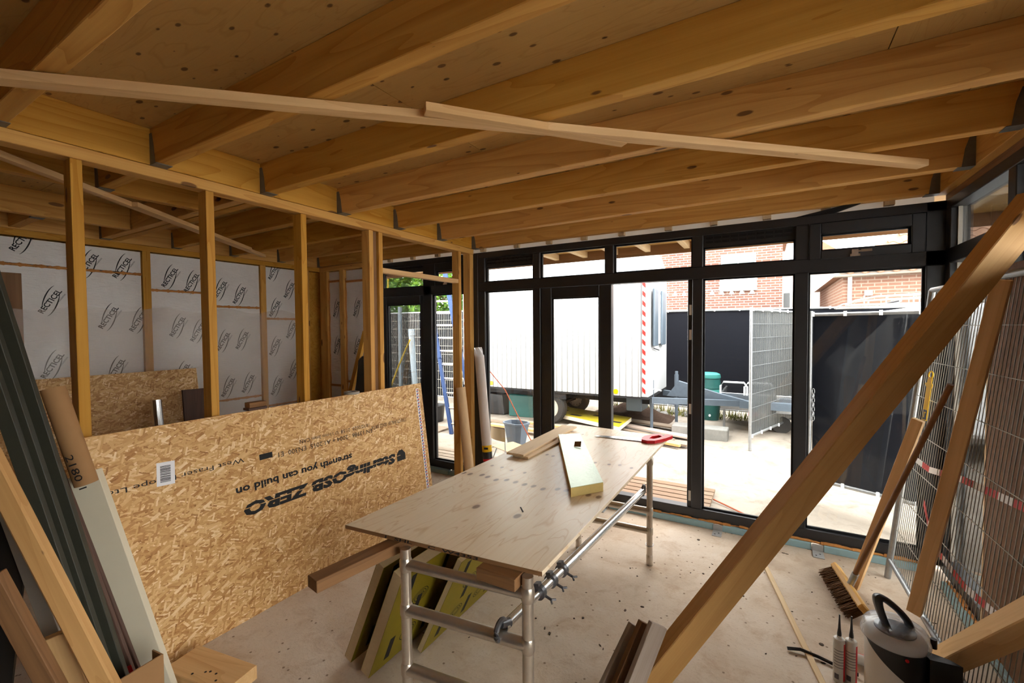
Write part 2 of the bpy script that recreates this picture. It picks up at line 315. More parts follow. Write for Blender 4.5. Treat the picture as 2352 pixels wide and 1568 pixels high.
# ------------------------------------------------------------------ mesh helpers
class MB:
    def __init__(s): s.v = []; s.f = []; s.sm = []
    def add(s, vs, fs, smooth=False):
        o = len(s.v); s.v += [tuple(x) for x in vs]; s.f += [tuple(i+o for i in f) for f in fs]; s.sm += [smooth]*len(fs); return s
    def box(s, x0, x1, y0, y1, z0, z1, M=None, ch=0.0):
        vs = [V((x, y, z)) for z in (z0, z1) for y in (y0, y1) for x in (x0, x1)]
        if M: vs = [M @ p for p in vs]
        return s.add(vs, [(0, 2, 3, 1), (4, 5, 7, 6), (0, 1, 5, 4), (2, 6, 7, 3), (0, 4, 6, 2), (1, 3, 7, 5)])
    def cyl(s, p0, p1, r, n=14, r1=None, cap=True, smooth=True):
        p0, p1 = V(p0), V(p1); d = (p1-p0).normalized(); a = d.orthogonal().normalized(); b = d.cross(a); r1 = r if r1 is None else r1
        vs = [p0 + (a*math.cos(t)+b*math.sin(t))*r for t in [2*math.pi*k/n for k in range(n)]] + [p1 + (a*math.cos(t)+b*math.sin(t))*r1 for t in [2*math.pi*k/n for k in range(n)]]
        s.add(vs, [(k, (k+1) % n, n+(k+1) % n, n+k) for k in range(n)], smooth)
        if cap: s.add(vs, [tuple(range(n-1, -1, -1)), tuple(range(n, 2*n))])
        return s
    def tube(s, pts, r, n=8, closed=False):
        pts = [V(p) for p in pts]; m = len(pts); vs = []
        for k, p in enumerate(pts):
            d = (pts[min(k+1, m-1)] - pts[max(k-1, 0)]).normalized()
            if closed: d = (pts[(k+1) % m] - pts[k-1]).normalized()
            up = V((0, 0, 1)) if abs(d.z) < 0.95 else V((1, 0, 0)); a = d.cross(up).normalized(); b = d.cross(a)
            vs += [p + (a*math.cos(t)+b*math.sin(t))*r for t in [2*math.pi*q/n for q in range(n)]]
        fs = []
        for k in range(m if closed else m-1):
            o, o2 = k*n, ((k+1) % m)*n
            fs += [(o+q, o+(q+1) % n, o2+(q+1) % n, o2+q) for q in range(n)]
        if not closed: s.add(vs, fs, True); s.add(vs[:n], [tuple(range(n-1, -1, -1))]); s.add(vs[-n:], [tuple(range(n))])
        else: s.add(vs, fs, True)
        return s
    def lathe(s, prof, n=28, M=None, arc=2*math.pi, cap=True):
        vs = []; 
        for r, z in prof: vs += [V((r*math.cos(arc*k/n), r*math.sin(arc*k/n), z)) for k in range(n)]
        if M: vs = [M @ p for p in vs]
        fs = []
        for j in range(len(prof)-1): fs += [(j*n+k, j*n+(k+1) % n, (j+1)*n+(k+1) % n, (j+1)*n+k) for k in range(n)]
        s.add(vs, fs, True)
        if cap and prof[0][0] > 1e-4: s.add(vs[:n], [tuple(range(n-1, -1, -1))])
        if cap and prof[-1][0] > 1e-4: s.add(vs[-n:], [tuple(range(n))])
        return s
    def prism(s, prof, a0, a1, M=None, axis='x'):
        n = len(prof)
        mk = {'x': lambda a, p: V((a, p[0], p[1])), 'y': lambda a, p: V((p[0], a, p[1])), 'z': lambda a, p: V((p[0], p[1], a))}[axis]
        vs = [mk(a0, p) for p in prof] + [mk(a1, p) for p in prof]
        if M: vs = [M @ p for p in vs]
        return s.add(vs, [(k, (k+1) % n, n+(k+1) % n, n+k) for k in range(n)] + [tuple(range(n-1, -1, -1)), tuple(range(n, 2*n))])
    def grid(s, fn, nu, nv, smooth=True):
        vs = [fn(u/nu, v/nv) for v in range(nv+1) for u in range(nu+1)]
        return s.add(vs, [(v*(nu+1)+u, v*(nu+1)+u+1, (v+1)*(nu+1)+u+1, (v+1)*(nu+1)+u) for v in range(nv) for u in range(nu)], smooth)
    def mesh(s, name, mat, bevel=0.0, M=None):
        me = bpy.data.meshes.new(name); me.from_pydata(s.v, [], s.f); me.polygons.foreach_set('use_smooth', s.sm)
        bm = bmesh.new(); bm.from_mesh(me)
        bmesh.ops.remove_doubles(bm, verts=bm.verts, dist=1e-6) if bevel else None
        bmesh.ops.recalc_face_normals(bm, faces=bm.faces)
        if bevel: bmesh.ops.bevel(bm, geom=bm.edges[:], offset=bevel, segments=1, affect='EDGES', profile=0.5)
        if M: bm.transform(M)
        bm.to_mesh(me); bm.free()
        if any(s.sm): me.set_sharp_from_angle(angle=R(38))
        for mm in (mat if isinstance(mat, (list, tuple)) else [mat]): me.materials.append(mm)
        return me
WM = {}
def link(name, data, parent=None, M=None, label=None, kind=None):
    o = bpy.data.objects.new(name, data); col.objects.link(o)
    M = M or Matrix(); WM[o.name] = M
    if parent is not None:
        o.parent = parent; o.matrix_basis = WM[parent.name].inverted() @ M
    else: o.matrix_basis = M
    if label: o['label'] = label
    if kind: o['kind'] = kind
    return o
def tag(o, label, cat, group=None):
    o['label'] = label; o['category'] = cat
    if group: o['group'] = group
    return o
def thing(name, label, cat, loc=(0, 0, 0), group=None):
    return tag(link(name, None, None, Matrix.Translation(loc)), label, cat, group)
def struct(name, mb=None, mat=None, M=None):
    o = link(name, mb.mesh(name, mat) if mb else None, None, M); o['kind'] = 'structure'; return o
def part(name, mb, mat, parent=None, label=None, bevel=0.0, M=None, kind=None):
    return link(name, mb.mesh(name, mat, bevel), parent, M, label, kind)
def frame_m(o, x, z):
    x = V(x).normalized(); z = V(z); z = (z - x*z.dot(x)).normalized(); y = z.cross(x)
    return Matrix(((x.x, y.x, z.x, o[0]), (x.y, y.y, z.y, o[1]), (x.z, y.z, z.z, o[2]), (0, 0, 0, 1)))
BC = {}
def timber(name, p0, p1, w, t, mat, parent=None, face=(0, 0, 1), bevel=0.002, label=None):
    """straight piece from p0 to p1 (end centres); t thick along `face`, w wide across it"""
    p0, p1 = V(p0), V(p1); L = (p1-p0).length; k = (round(L, 4), w, t, mat.name, bevel)
    if k not in BC: BC[k] = MB().box(-L/2, L/2, -w/2, w/2, -t/2, t/2).mesh(name, mat, min(bevel, w*.2, t*.2))
    return link(name, BC[k], parent, frame_m((p0+p1)/2, p1-p0, face), label)
def block(name, x0, x1, y0, y1, z0, z1, mat, parent=None, bevel=0.0, label=None, M=None, long=None):
    """axis-aligned box, local x laid along its longest side so that the grain follows it"""
    d = (x1-x0, y1-y0, z1-z0); c = V(((x0+x1)/2, (y0+y1)/2, (z0+z1)/2)); ax = long if long is not None else d.index(max(d))
    if ax == 0: p, q, w, t, f = c-V((d[0]/2, 0, 0)), c+V((d[0]/2, 0, 0)), d[1], d[2], (0, 0, 1)
    elif ax == 1: p, q, w, t, f = c-V((0, d[1]/2, 0)), c+V((0, d[1]/2, 0)), d[0], d[2], (0, 0, 1)
    else: p, q, w, t, f = c-V((0, 0, d[2]/2)), c+V((0, 0, d[2]/2)), d[1], d[0], (1, 0, 0)
    if M: p, q, f = M @ p, M @ q, M.to_3x3() @ V(f)
    return timber(name, p, q, round(w, 4), round(t, 4), mat, parent, f, bevel, label)
TXT = {}
def text_mesh(s, size, mat, bold=0.0, align='LEFT', sx=1.0):
    k = (s, size, mat.name, bold, align, sx)
    if k in TXT: return TXT[k]
    cu = bpy.data.curves.new('lettering', 'FONT'); cu.body = s; cu.size = size; cu.offset = bold*size; cu.align_x = align; cu.align_y = 'CENTER'; cu.resolution_u = 2
    o = bpy.data.objects.new('lettering', cu); col.objects.link(o); dg = bpy.context.evaluated_depsgraph_get(); dg.update()
    me = bpy.data.meshes.new_from_object(o.evaluated_get(dg)); me.name = 'lettering'; me.materials.clear(); me.materials.append(mat)
    if sx != 1.0: me.transform(Matrix.Diagonal((sx, 1, 1, 1)))
    col.objects.unlink(o); bpy.data.objects.remove(o); bpy.data.curves.remove(cu); TXT[k] = me; return me
def lettering(s, size, mat, o, x, n, parent, bold=0.0, align='LEFT', sx=1.0, name='lettering'):
    return link(name, text_mesh(s, size, mat, bold, align, sx), parent, frame_m(o, x, n))

# ------------------------------------------------------------------ setting: floor, ground, ceiling
YF = 4.14            # inner face of the glazed facade
ZB, ZC = 2.655, 2.85  # joist underside, ceiling deck
fl = struct('floor', MB().box(-5.9, 1.14, -5.6, 4.26, -0.12, 0), CONC)
def ground_fn(u, v):
    x = -16 + 26*u; y = 4.26 + 22*v
    z = -0.11 + 0.035*math.sin(x*1.7+y*.6)*math.sin(y*1.3) + 0.02*math.sin(x*4.1)*math.sin(y*3.7+x)
    return V((x, y, z if v > 0 else -0.12))
gr = MB().grid(ground_fn, 130, 110)
gr.grid(lambda u, v: V((1.14 + 8.86*u, -3 + 7.26*v, -0.11)), 10, 10)
struct('ground', gr, SAND)

ceil = struct('ceiling', MB().box(-5.9, 1.16, -5.6, 4.3, 2.87, 2.97), MEMB)
YJ = [1.135 + 0.6*k for k in range(-5, 6)]
for a in range(-2, 4):
    ya, yb = YJ[5] + 1.2*(a-1) - 0.003, YJ[5] + 1.2*a - 0.003
    ya, yb = max(ya, -2.2), min(yb + 0.0, 4.3)
    if yb - ya < 0.1: continue
    off = 0.0 if a % 2 else 1.0
    xs = [-5.75] + [x for x in (-4.6+off, -2.96, -1.55+off*.7, 0.4+off*.4) if -5.6 < x < 1.0] + [1.16]
    for x0, x1 in zip(xs, xs[1:]):
        block('plywood_sheet', x0+.002, x1-.002, ya+.002, yb-.002, ZC, ZC+.018, PLYC, ceil)
def hanger(x, y, s, parent):
    """joist hanger at a joist end; s = +1 when the joist runs towards +x from here"""
    m = MB(); L = 0.075
    xa, xb = sorted((x, x+s*L))
    m.box(xa, xb, y-.0385, y+.0385, ZB-.004, ZB-.001)
    for q in (-1, 1):
        ya = y+q*.0355; m.prism([(x, ZB-.003), (x+s*.058, ZB-.003), (x+s*.045, ZB+.10), (x+s*.026, ZB+.165), (x, ZB+.165)], min(ya, ya+q*.002), max(ya, ya+q*.002), axis='y')
    return part('joist_hanger', m, HANG, parent)
XP = -2.92           # room-side face of the partition
def joist(x0, x1, y, h0=True, h1=True):
    j = block('joist', x0, x1, y-.035, y+.035, ZB, ZC, SPR, ceil, 0.003)
    if h0: hanger(x0, y, 1, j)
    if h1: hanger(x1, y, -1, j)
    return j
for k, y in enumerate(YJ):
    if y < -2.1: continue
    joist(XP, 1.0, y)
    if abs(y-1.135) < .05: joist(-3.70, XP-.075, y, True, False); joist(-5.66, -5.0, y, False, True)
    elif abs(y-1.735) < .05: joist(-5.66, XP-.075, y); joist(-5.66, XP-.075, y+.085, False, False)
    elif abs(y-.535) < .05: joist(-3.70, XP-.075, y, True, False); joist(-5.66, -5.0, y, False, True)
    else: joist(-5.66, XP-.075, y)
for x in (-3.735, -4.965):
    block('trimmer_beam', x-.035, x+.035, -.03, 1.695, ZB, ZC, SPR, ceil, 0.003)
block('rim_beam', 1.0, 1.07, -2.2, 4.2, ZB, ZC, SPR, ceil, 0.003)
block('rim_beam', -5.74, -5.66, -2.2, 4.2, ZB-.01, ZC, SPR, ceil, 0.003)
# battens nailed under the joists
tag(timber('ceiling_batten', (-2.62, 0.16, 2.633), (0.72, 3.25, 2.633), 0.062, 0.034, SPR2), 'long thin pale batten nailed diagonally under the main ceiling joists', 'batten')
tag(timber('ceiling_batten', (-1.20, 1.37, 2.632), (-0.60, 2.10, 2.632), 0.055, 0.034, SPR2), 'short thin batten lapped beside the long diagonal ceiling batten', 'batten')
tag(timber('ceiling_batten', (-3.18, 0.44, 2.634), (-5.22, 3.06, 2.634), 0.05, 0.034, SPR2), 'long thin batten under the joists behind the stud partition', 'batten')
tag(timber('ceiling_batten', (-3.83, 1.34, 2.632), (-4.90, 2.72, 2.632), 0.05, 0.034, SPR2), 'short batten lapped over the long one behind the stud partition', 'batten')

# ------------------------------------------------------------------ stud partition
pw = struct('wall_partition')
block('header_beam', XP-.075, XP, -2.2, 4.16, ZB, ZC, SPR, pw, 0.003)
block('top_plate', XP-.095, XP-.004, -2.2, 4.14, 2.592, ZB-.002, SPR, pw, 0.003)
SD = 0.098
for y1, w in ((-.375, .045), (.225, .045), (.823, .045), (1.417, .045), (2.037, .045), (2.664, .045), (3.905, .045), (4.135, .07)):
    block('stud', XP-SD, XP-.006, y1-w, y1, 0.045, 2.590, SPR, pw, 0.002)
block('stud', XP-SD-.02, XP-.03, 2.675, 2.72, 0.045, 2.590, SPR_D, pw, 0.002)
block('stud', XP-SD, XP-.006, 2.725, 2.770, 0.045, 2.590, SPR, pw, 0.002)
block('door_lintel', XP-.075, XP-.01, 2.770, 3.86, 2.245, 2.288, SPR2, pw, 0.002)
block('bottom_plate', XP-SD, XP-.006, -2.2, 2.77, 0.0, 0.044, SPR, pw, 0.002)
block('bottom_plate', XP-SD, XP-.006, 3.86, 4.135, 0.0, 0.044, SPR, pw, 0.002)

# ------------------------------------------------------------------ insulated walls of the back room
XL = -5.66
wl = struct('wall_left', MB().box(XL-.24, XL-.13, -5.6, 4.3, 0, 2.87), SPR)
block('wall_plate', XL-.12, XL, -2.2, 4.14, 2.585, 2.643, SPR, wl, .002)
block('bottom_plate', XL-.12, XL, -2.2, 4.14, 0, .045, SPR, wl, .002)
sy = [-1.9, -1.3, -.7, -.1, 0.42, 0.94, 1.505, 2.07, 2.66, 3.305, 3.93]
for k, y in enumerate(sy): block('stud', XL-.12, XL, y-.035, y+.035, 0.045, 2.585, SPR, wl, .002)
logo_cache = {}
def logo_mesh():
    if 'm' in logo_cache: return logo_cache['m']
    m = MB()
    def ell(t0, t1, A=.165, B=.052, rot=R(16), n=18):
        vs = []
        for k in range(n+1):
            t = R(t0+(t1-t0)*k/n); w = .0012+.0042*math.sin(math.pi*k/n)
            for q in (1+w/B, 1-w/B): x, y = A*math.cos(t)*(1+(q-1)*.35), B*math.sin(t)*q; vs.append((.148+x*math.cos(rot)-y*math.sin(rot), x*math.sin(rot)+y*math.cos(rot), 0))
        m.add(vs, [(2*k, 2*k+1, 2*k+3, 2*k+2) for k in range(n)])
    ell(18, 128); ell(198, 308)
    me = m.mesh('printed_logo', INKC); tm = text_mesh('RECTICEL', .064, INKC, .025); t2 = text_mesh('Insulation', .026, INKG)
    bm = bmesh.new(); bm.from_mesh(me)
    for src, off in ((tm, (0, 0, 0)), (t2, (.17, -.05, 0))):
        b2 = bmesh.new(); b2.from_mesh(src); b2.transform(Matrix.Translation(off)); tmp = bpy.data.meshes.new('t'); b2.to_mesh(tmp); b2.free(); bm.from_mesh(tmp); bpy.data.meshes.remove(tmp)
    bm.to_mesh(me); bm.free(); logo_cache['m'] = me; return me
LG = logo_mesh(); LG.transform(Matrix.Diagonal((.9, .9, 1, 1)))
XB = XL - 0.028       # face of the insulation boards
seams = {0: [2.34, 1.05], 1: [2.34, 1.05], 2: [2.185, .95], 3: [2.035, .9], 4: [1.898, .75], 5: [1.765, .6]}
logos = [(1.35, 2.03), (1.35, 1.44), (1.19, 2.57), (1.62, 2.40), (1.88, 2.40), (1.76, 1.89), (2.0, 1.86), (1.80, 1.36), (2.29, 2.34), (2.50, 2.30), (2.35, 1.80), (2.55, 1.74), (2.38, 1.27),
         (3.02, 2.19), (2.80, 2.24), (3.04, 1.63), (2.82, 1.62), (3.10, 1.08), (2.86, 1.06), (3.47, 2.53), (3.47, 2.04), (3.46, 1.53), (3.47, 1.0), (3.68, 2.3), (3.70, 1.75), (3.72, 1.2)]
boards = []
for k in range(len(sy)-1):
    y0, y1 = sy[k]+.035, sy[k+1]-.035; sm = seams.get(k-5, [2.3, 1.1]); zs = [.045] + sorted(sm) + [2.585]
    for z0, z1 in zip(zs, zs[1:]):
        b = part('insulation_board', MB().box(XB-.10, XB, y0+.006, y1-.006, z0+.012, z1-.012), FOIL, wl); boards.append((b, y0, y1, z0, z1))
    for z in sm:
        m = MB(); n = 26
        def seam(u, v, z=z, y0=y0, y1=y1):
            y = y0+(y1-y0)*u; a = math.pi*v; rr = .014+.006*math.sin(y*53+z*9)+.005*math.sin(y*131)
            return V((XB-.004+.008*math.sin(a), y, z-rr*math.cos(a)))
        m.grid(seam, n, 4); part('foam_seam', m, PUR, wl)
for (y, z) in logos:
    for b, y0, y1, z0, z1 in boards:
        if y0 < y < y1 and z0 < z < z1:
            d = V((0, math.cos(R(58)), math.sin(R(58)))); o = V((XB+.0015, y, z)) - d*.132
            link('printed_logo', LG, b, frame_m(o, d, (1, 0, 0))); break
# return wall beside the far glazing
wb = struct('wall_back', MB().box(-5.78, -4.62, YF+.11, YF+.2, 0, 2.85), SPR)
for x0, x1 in ((-5.655, -5.50), (-5.23, -5.14), (-4.74, -4.63)): block('stud', x0, x1, YF-.01, YF+.11, 0.045, 2.585, SPR, wb, .002)
block('wall_plate', -5.66, -4.63, YF-.01, YF+.11, 2.585, 2.65, SPR, wb, .002)
for x0, x1 in ((-5.495, -5.235), (-5.135, -4.745)):
    zz = [.045, .95, 2.44, 2.585] if x0 < -5.3 else [.045, 1.02, 2.42, 2.585]
    for z0, z1 in zip(zz, zz[1:]):
        b = part('insulation_board', MB().box(x0+.006, x1-.006, YF+.03, YF+.10, z0+.012, z1-.012), FOIL, wb)
        if z1-z0 > .5:
            for z in ([2.05, 1.52] if z1 > 1.5 else [.6]):
                d = V((math.cos(R(62)), 0, math.sin(R(62)))); o = V(((x0+x1)/2+.02, YF+.0285, z)) - d*.132; link('printed_logo', LG, b, frame_m(o, d, (0, -1, 0)))
    for z in zz[1:3]: part('foam_seam', MB().cyl((x0, YF+.03, z), (x1, YF+.03, z), .016, 8), PUR, wb)
    for x in (x0, x1):
        m = MB(); m.tube([(x+.006*math.sin(q*2.3), YF+.028, .05+q*.11) for q in range(23)], .011, 6); part('foam_seam', m, PUR, wb)
block('patch_board', XL-.02, XL+.012, .98, 1.165, 1.60, 2.26, SPR_D, wl, .002)
# plastic sheet hung over the lower half of the insulated wall
def sheet_fn(u, v):
    y = 0.9 + 2.95*u; sag = .05*math.sin(u*math.pi*4.6)**2
    z = 1.985 + .03*u - sag*(1-v) - v*1.75
    x = -5.60 + .035*math.sin(y*5.1+v*2.0)*min(1, v*2+.15) + .016*math.sin(y*17+v*9)*v + .02*math.sin(v*7+y*3)*v
    return V((x, y, z))
o = part('plastic_sheet', MB().grid(sheet_fn, 90, 40), SHEET); tag(o, 'thin translucent plastic sheet hanging over the printed insulation boards', 'plastic sheet')
# wall behind the photographer
wf = struct('wall_front', MB().box(-5.9, 1.14, -5.7, -5.6, 0, 2.87), SPR_D)
wr = struct('wall_right', MB().box(1.045, 1.14, -5.6, -.1, 0, 2.87), SPR_D)

# ------------------------------------------------------------------ glazing
def member(x0, x1, z0, z1, parent, name='frame_bar', y0=YF, y1=YF+.1):
    return part(name, MB().box(x0, x1, y0, y1, z0, z1), FRAME, parent, bevel=.004)
def pane(x0, x1, z0, z1, parent, y=YF+.06):
    m = part('pane', MB().box(x0-.008, x1+.008, y-.003, y+.003, z0-.008, z1+.008), GLASS, parent)
    # glazing beads round the glass
    b = MB(); t = .014
    for a in ((x0, x0+t, z0, z1), (x1-t, x1, z0, z1), (x0, x1, z0, z0+t), (x0, x1, z1-t, z1)): b.box(a[0], a[1], y-.02, y-.004, a[2], a[3])
    part('glazing_bead', b, GASK, parent); return m
def grille(x0, x1, z0, z1, parent):
    m = MB().box(x0, x1, YF+.03, YF+.09, z0, z1); q = part('vent_grille', m, FRAME, parent)
    for k in range(2):
        z = z0+.03+k*.034
        b = MB(); nx = 10
        for i in range(nx): xa = x0+.02+(x1-x0-.04)*i/nx; b.box(xa+.004, xa+(x1-x0-.04)/nx-.006, YF+.018, YF+.032, z, z+.018)
        part('vent_slat', b, GASK, q)
def sash(name, x0, x1, z0, z1, gx0, gx1, gz0, gz1, latch):
    w = struct(name)
    member(x0, gx0, z0, z1, w, 'sash_bar', YF-.012, YF+.07); member(gx1, x1, z0, z1, w, 'sash_bar', YF-.012, YF+.07)
    member(gx0, gx1, z0, gz0, w, 'sash_bar', YF-.012, YF+.07); member(gx0, gx1, gz1, z1, w, 'sash_bar', YF-.012, YF+.07)
    pane(gx0, gx1, gz0, gz1, w, YF+.045)
    m = MB(); m.box(latch-.03, latch+.03, YF-.03, YF-.012, z0+.004, z0+.022); m.box(latch-.02, latch+.02, YF-.026, YF-.012, z0+.022, z0+.055); m.box(latch+.035, latch+.10, YF-.024, YF-.012, z0+.034, z0+.052); m.cyl((latch+.026, YF-.012, z0+.04), (latch+.026, YF-.03, z0+.04), .008, 10)
    part('window_latch', m, ALUC, w, label='small bright metal window latch'); return w
w1 = struct('window_1')
for a in ((-2.87, 1.045, 2.54, 2.607), (-2.87, 1.045, 2.168, 2.270), (-2.87, 1.045, .055, .140)): member(*a, w1)
for x0, x1, z0, z1 in ((-2.87, -2.775, .14, 2.168), (-2.87, -2.775, 2.27, 2.54), (-2.167, -2.078, .14, 2.168), (-2.167, -2.083, 2.27, 2.54), (-1.378, -1.292, 2.27, 2.54), (-.586, -.501, .14, 2.168), (-.588, -.501, 2.27, 2.54),
                       (.175, .262, .14, 2.168), (.175, .262, 2.27, 2.54), (.948, 1.15, .055, 2.168), (.942, 1.15, 2.168, 2.607)): member(x0, x1, z0, z1, w1, 'post')
for x0, x1, z0, z1 in ((-2.775, -2.167, .14, 2.168), (-.501, .175, .14, 2.168), (.262, .948, .14, 2.168), (-2.775, -2.167, 2.27, 2.44), (-2.083, -1.378, 2.27, 2.54), (-1.292, -.588, 2.27, 2.54), (-.501, .175, 2.27, 2.44)): pane(x0, x1, z0, z1, w1)
grille(-2.775, -2.167, 2.44, 2.54, w1); grille(-.501, .175, 2.44, 2.54, w1)
member(-2.957, -2.868, .055, 2.607, w1, 'filler_post')
jm = member(-.625, -.586, .14, 2.168, w1, 'door_jamb', YF+.02, YF+.13)
for z in (1.90, 1.68, 1.02, .24):
    m = MB().box(-.630, -.6255, YF+.05, YF+.10, z-.05, z+.05); m.box(-.632, -.6295, YF+.06, YF+.09, z-.03, z-.01); m.box(-.632, -.6295, YF+.06, YF+.09, z+.01, z+.03)
    m.box(-.612, -.592, YF+.0155, YF+.0195, z-.045, z+.045); part('strike_plate', m, PVCW, jm, label='pale strike plate on the door jamb')
sash('window_2', .264, .940, 2.262, 2.537, .337, .866, 2.325, 2.455, .545)
d1 = struct('door_1')
for a in ((-2.075, -1.955, .145, 2.165), (-1.44, -1.318, .145, 2.165)): member(*a, d1, 'stile', YF+.015, YF+.085)
for a in ((-1.955, -1.44, 2.06, 2.165), (-1.955, -1.44, .145, .28)): member(*a, d1, 'rail', YF+.015, YF+.085)
pane(-1.955, -1.44, .28, 2.06, d1, YF+.05)
# glazing of the back room
w3 = struct('window_3')
for a in ((-4.63, -2.955, 2.54, 2.607), (-4.63, -2.955, 2.168, 2.275), (-4.63, -2.955, .055, .140)): member(*a, w3)
for a in ((-4.63, -4.42, .14, 2.54), (-3.69, -3.56, .14, 2.54), (-3.03, -2.955, .14, 2.54)): member(*a, w3, 'post')
pane(-4.42, -3.69, 2.275, 2.48, w3); grille(-4.42, -3.69, 2.478, 2.54, w3); pane(-3.56, -3.03, .14, 2.168, w3)
sash('window_4', -3.565, -3.03, 2.268, 2.537, -3.49, -3.10, 2.345, 2.445, -3.32)
d2 = struct('door_2')
for a in ((-4.42, -4.335, .145, 2.165), (-3.755, -3.69, .145, 2.165)): member(*a, d2, 'stile', YF+.015, YF+.085)
for a in ((-4.335, -3.755, 2.065, 2.165), (-4.335, -3.755, .145, .28)): member(*a, d2, 'rail', YF+.015, YF+.085)
pane(-4.335, -3.755, .28, 2.065, d2, YF+.05)
# right-hand glazing, at a right angle to the facade
w5 = struct('window_5'); XR = 1.045
MR = Matrix(((0, 1, 0, XR-YF), (-1, 0, 0, 0), (0, 0, 1, 0), (0, 0, 0, 1)))    # facade-plane (x, y) turned onto the right wall
def rbar(a0, a1, z0, z1, name='frame_bar', d0=0.0, d1=.1): return part(name, MB().box(XR+d0, XR+d1, a0, a1, z0, z1), FRAME, w5, bevel=.004)
for z0, z1 in ((2.54, 2.607), (2.168, 2.27), (.055, .14)): rbar(-.1, 4.14, z0, z1)
ys = [-.1, .62, 1.35, 2.25, 3.15, 4.06]
for y in ys: rbar(y, y+.085, .14, 2.54, 'post')
for a, b in zip(ys, ys[1:]):
    for z0, z1 in ((.14, 2.168), (2.27, 2.54)):
        part('pane', MB().box(XR+.057, XR+.063, a+.08, b+.005, z0-.005, z1+.005), GLASS, w5)
        bd = MB()
        for q in ((a+.085, a+.10), (b-.015, b)): bd.box(XR+.035, XR+.056, q[0], q[1], z0, z1)
        part('glazing_bead', bd, GREYM, w5)
block('packing_strip', XR+.01, XR+.09, -.1, 4.2, 2.609, 2.698, SPR_D, w5)
# strip below the frames
t1 = struct('trim_1')
segs = [(-4.6, -4.0), (-3.98, -3.3), (-3.28, -2.3), (-2.28, -1.42), (-1.32, -.93), (-.92, -.40), (-.33, .08), (.085, .30), (.38, .78), (.79, 1.0)]
for a, b in segs: block('foam_strip', a, b, YF-.045, YF+.02, 0.0, .05, BLUEF, t1, .003)
for k in range(8): block('foam_strip', XR-.045, XR+.02, -1.0+k*.62, -.42+k*.62, 0, .05, BLUEF, t1, .003)
def foamline(p, q, n):
    m = MB(); rnd = random.Random(5); pts = []
    for k in range(n+1):
        f = k/n; pts.append((p[0]+(q[0]-p[0])*f + rnd.uniform(-.004, .004), p[1]+(q[1]-p[1])*f+rnd.uniform(-.004, .004), .052+rnd.uniform(-.004, .006)))
    for k in range(0, n): m.tube([pts[k], tuple((a+b)/2+c for a, b, c in zip(pts[k], pts[k+1], (0, 0, .003))), pts[k+1]], rnd.choice((.005, .009, .012, .015)), 6)
    return m
part('orange_foam_line', foamline((-2.8, YF-.012, 0), (1.0, YF-.012, 0), 60), PUR, t1)
part('orange_foam_line', foamline((XR-.012, -.9, 0), (XR-.012, 3.9, 0), 60), PUR, t1)
for x in (-1.37, -.365, .34):
    m = MB().box(x-.036, x+.036, YF-.165, YF-.046, .001, .005); m.box(x-.036, x+.036, YF-.050, YF-.046, .001, .056)
    a = part('frame_anchor', m, ANCH, t1, label='bent steel anchor bracket at the foot of the frame')
    h = MB()
    for q in ((-.015, -.13), (.012, -.10)): h.cyl((x+q[0], YF+q[1], .005), (x+q[0], YF+q[1], .0062), .006, 10)
    part('screw_hole', h, GASK, a)
# overhanging roof outside, its rafters running in over the frame head
ro = struct('roof_overhang', MB().box(-5.9, 2.3, YF+.04, 5.3, 2.715, 2.80), MEMB)
part('soffit_board', MB().box(-5.9, 2.3, YF+.11, 5.28, 2.699, 2.713), PLYC, ro)
for x in (-5.5, -5.1, -4.7, -4.3, -3.9, -3.5, -3.1, -2.83, -2.385, -1.998, -1.61, -1.228, -.80, -.422, -.024, .37, .75, 1.3, 1.75, 2.2):
    block('rafter', x-.030, x+.030, YF+.035, 5.25, 2.625, 2.698, PALE, ro, .002)
block('fascia_board', -5.9, 2.3, 5.25, 5.275, 2.585, 2.70, SPR_D, ro, .002)
mem = MB(); mem.grid(lambda u, v: V((-4.6+5.6*u, YF+.075+.006*math.sin(u*140), 2.607+.092*v)), 140, 2); part('membrane_flap', mem, MEMBT, ro)
part('black_flap', MB().prism([(.18, 2.607), (.42, 2.607), (.62, 2.668), (.60, 2.676)], YF-.004, YF+.03, axis='y'), GASK, ro)
part('soffit_board', MB().box(1.16, 2.28, -2.2, YF+.1, 2.699, 2.713), PLYC, ro)
part('roof_edge', MB().box(1.16, 2.3, -2.2, YF+.04, 2.715, 2.80), MEMB, ro)
for k in range(10): block('rafter', 1.16, 2.28, -2.0+k*.66, -1.955+k*.66, 2.625, 2.698, PALE, ro, .002)

# ------------------------------------------------------------------ sheets against the partition
def osb_frame(off): return frame_m(V((-2.70, 1.9415, 0)) + V((-.1311, 0, .9914))*.6225 + V((.9914, 0, .1311))*off, (0, 1, 0), (.9914, 0, .1311))
OM = osb_frame(-.009)
ob = part('osb_sheet', MB().box(-1.2225, 1.2225, -.6225, .6225, -.009, .009), OSB, bevel=.0012, M=OM)
tag(ob, 'large strand board sheet with upside-down printing, leaning in front against the studs', 'board')
ob2 = part('osb_sheet', MB().box(-1.215, 1.19, -.622, .619, -.009, .009), OSB, bevel=.0012, M=osb_frame(-.0305))
tag(ob2, 'strand board sheet hidden directly behind the printed sheet, only its edge showing', 'board')
def fit(s, width, height, mat, o, x, n, parent, bold=0.01, shear=0.0, name='lettering'):
    me = text_mesh(s, 1.0, mat, bold).copy(); xs = [v.co.x for v in me.vertices]; ysv = [v.co.y for v in me.vertices]
    w, h = max(xs)-min(xs), max(ysv)-min(ysv)
    me.transform(Matrix(((width/w, shear*height/h, 0, -min(xs)*width/w), (0, height/h, 0, 0), (0, 0, 1, 0), (0, 0, 0, 1))))
    return link(name, me, parent, frame_m(o, x, n), kind='stuff')
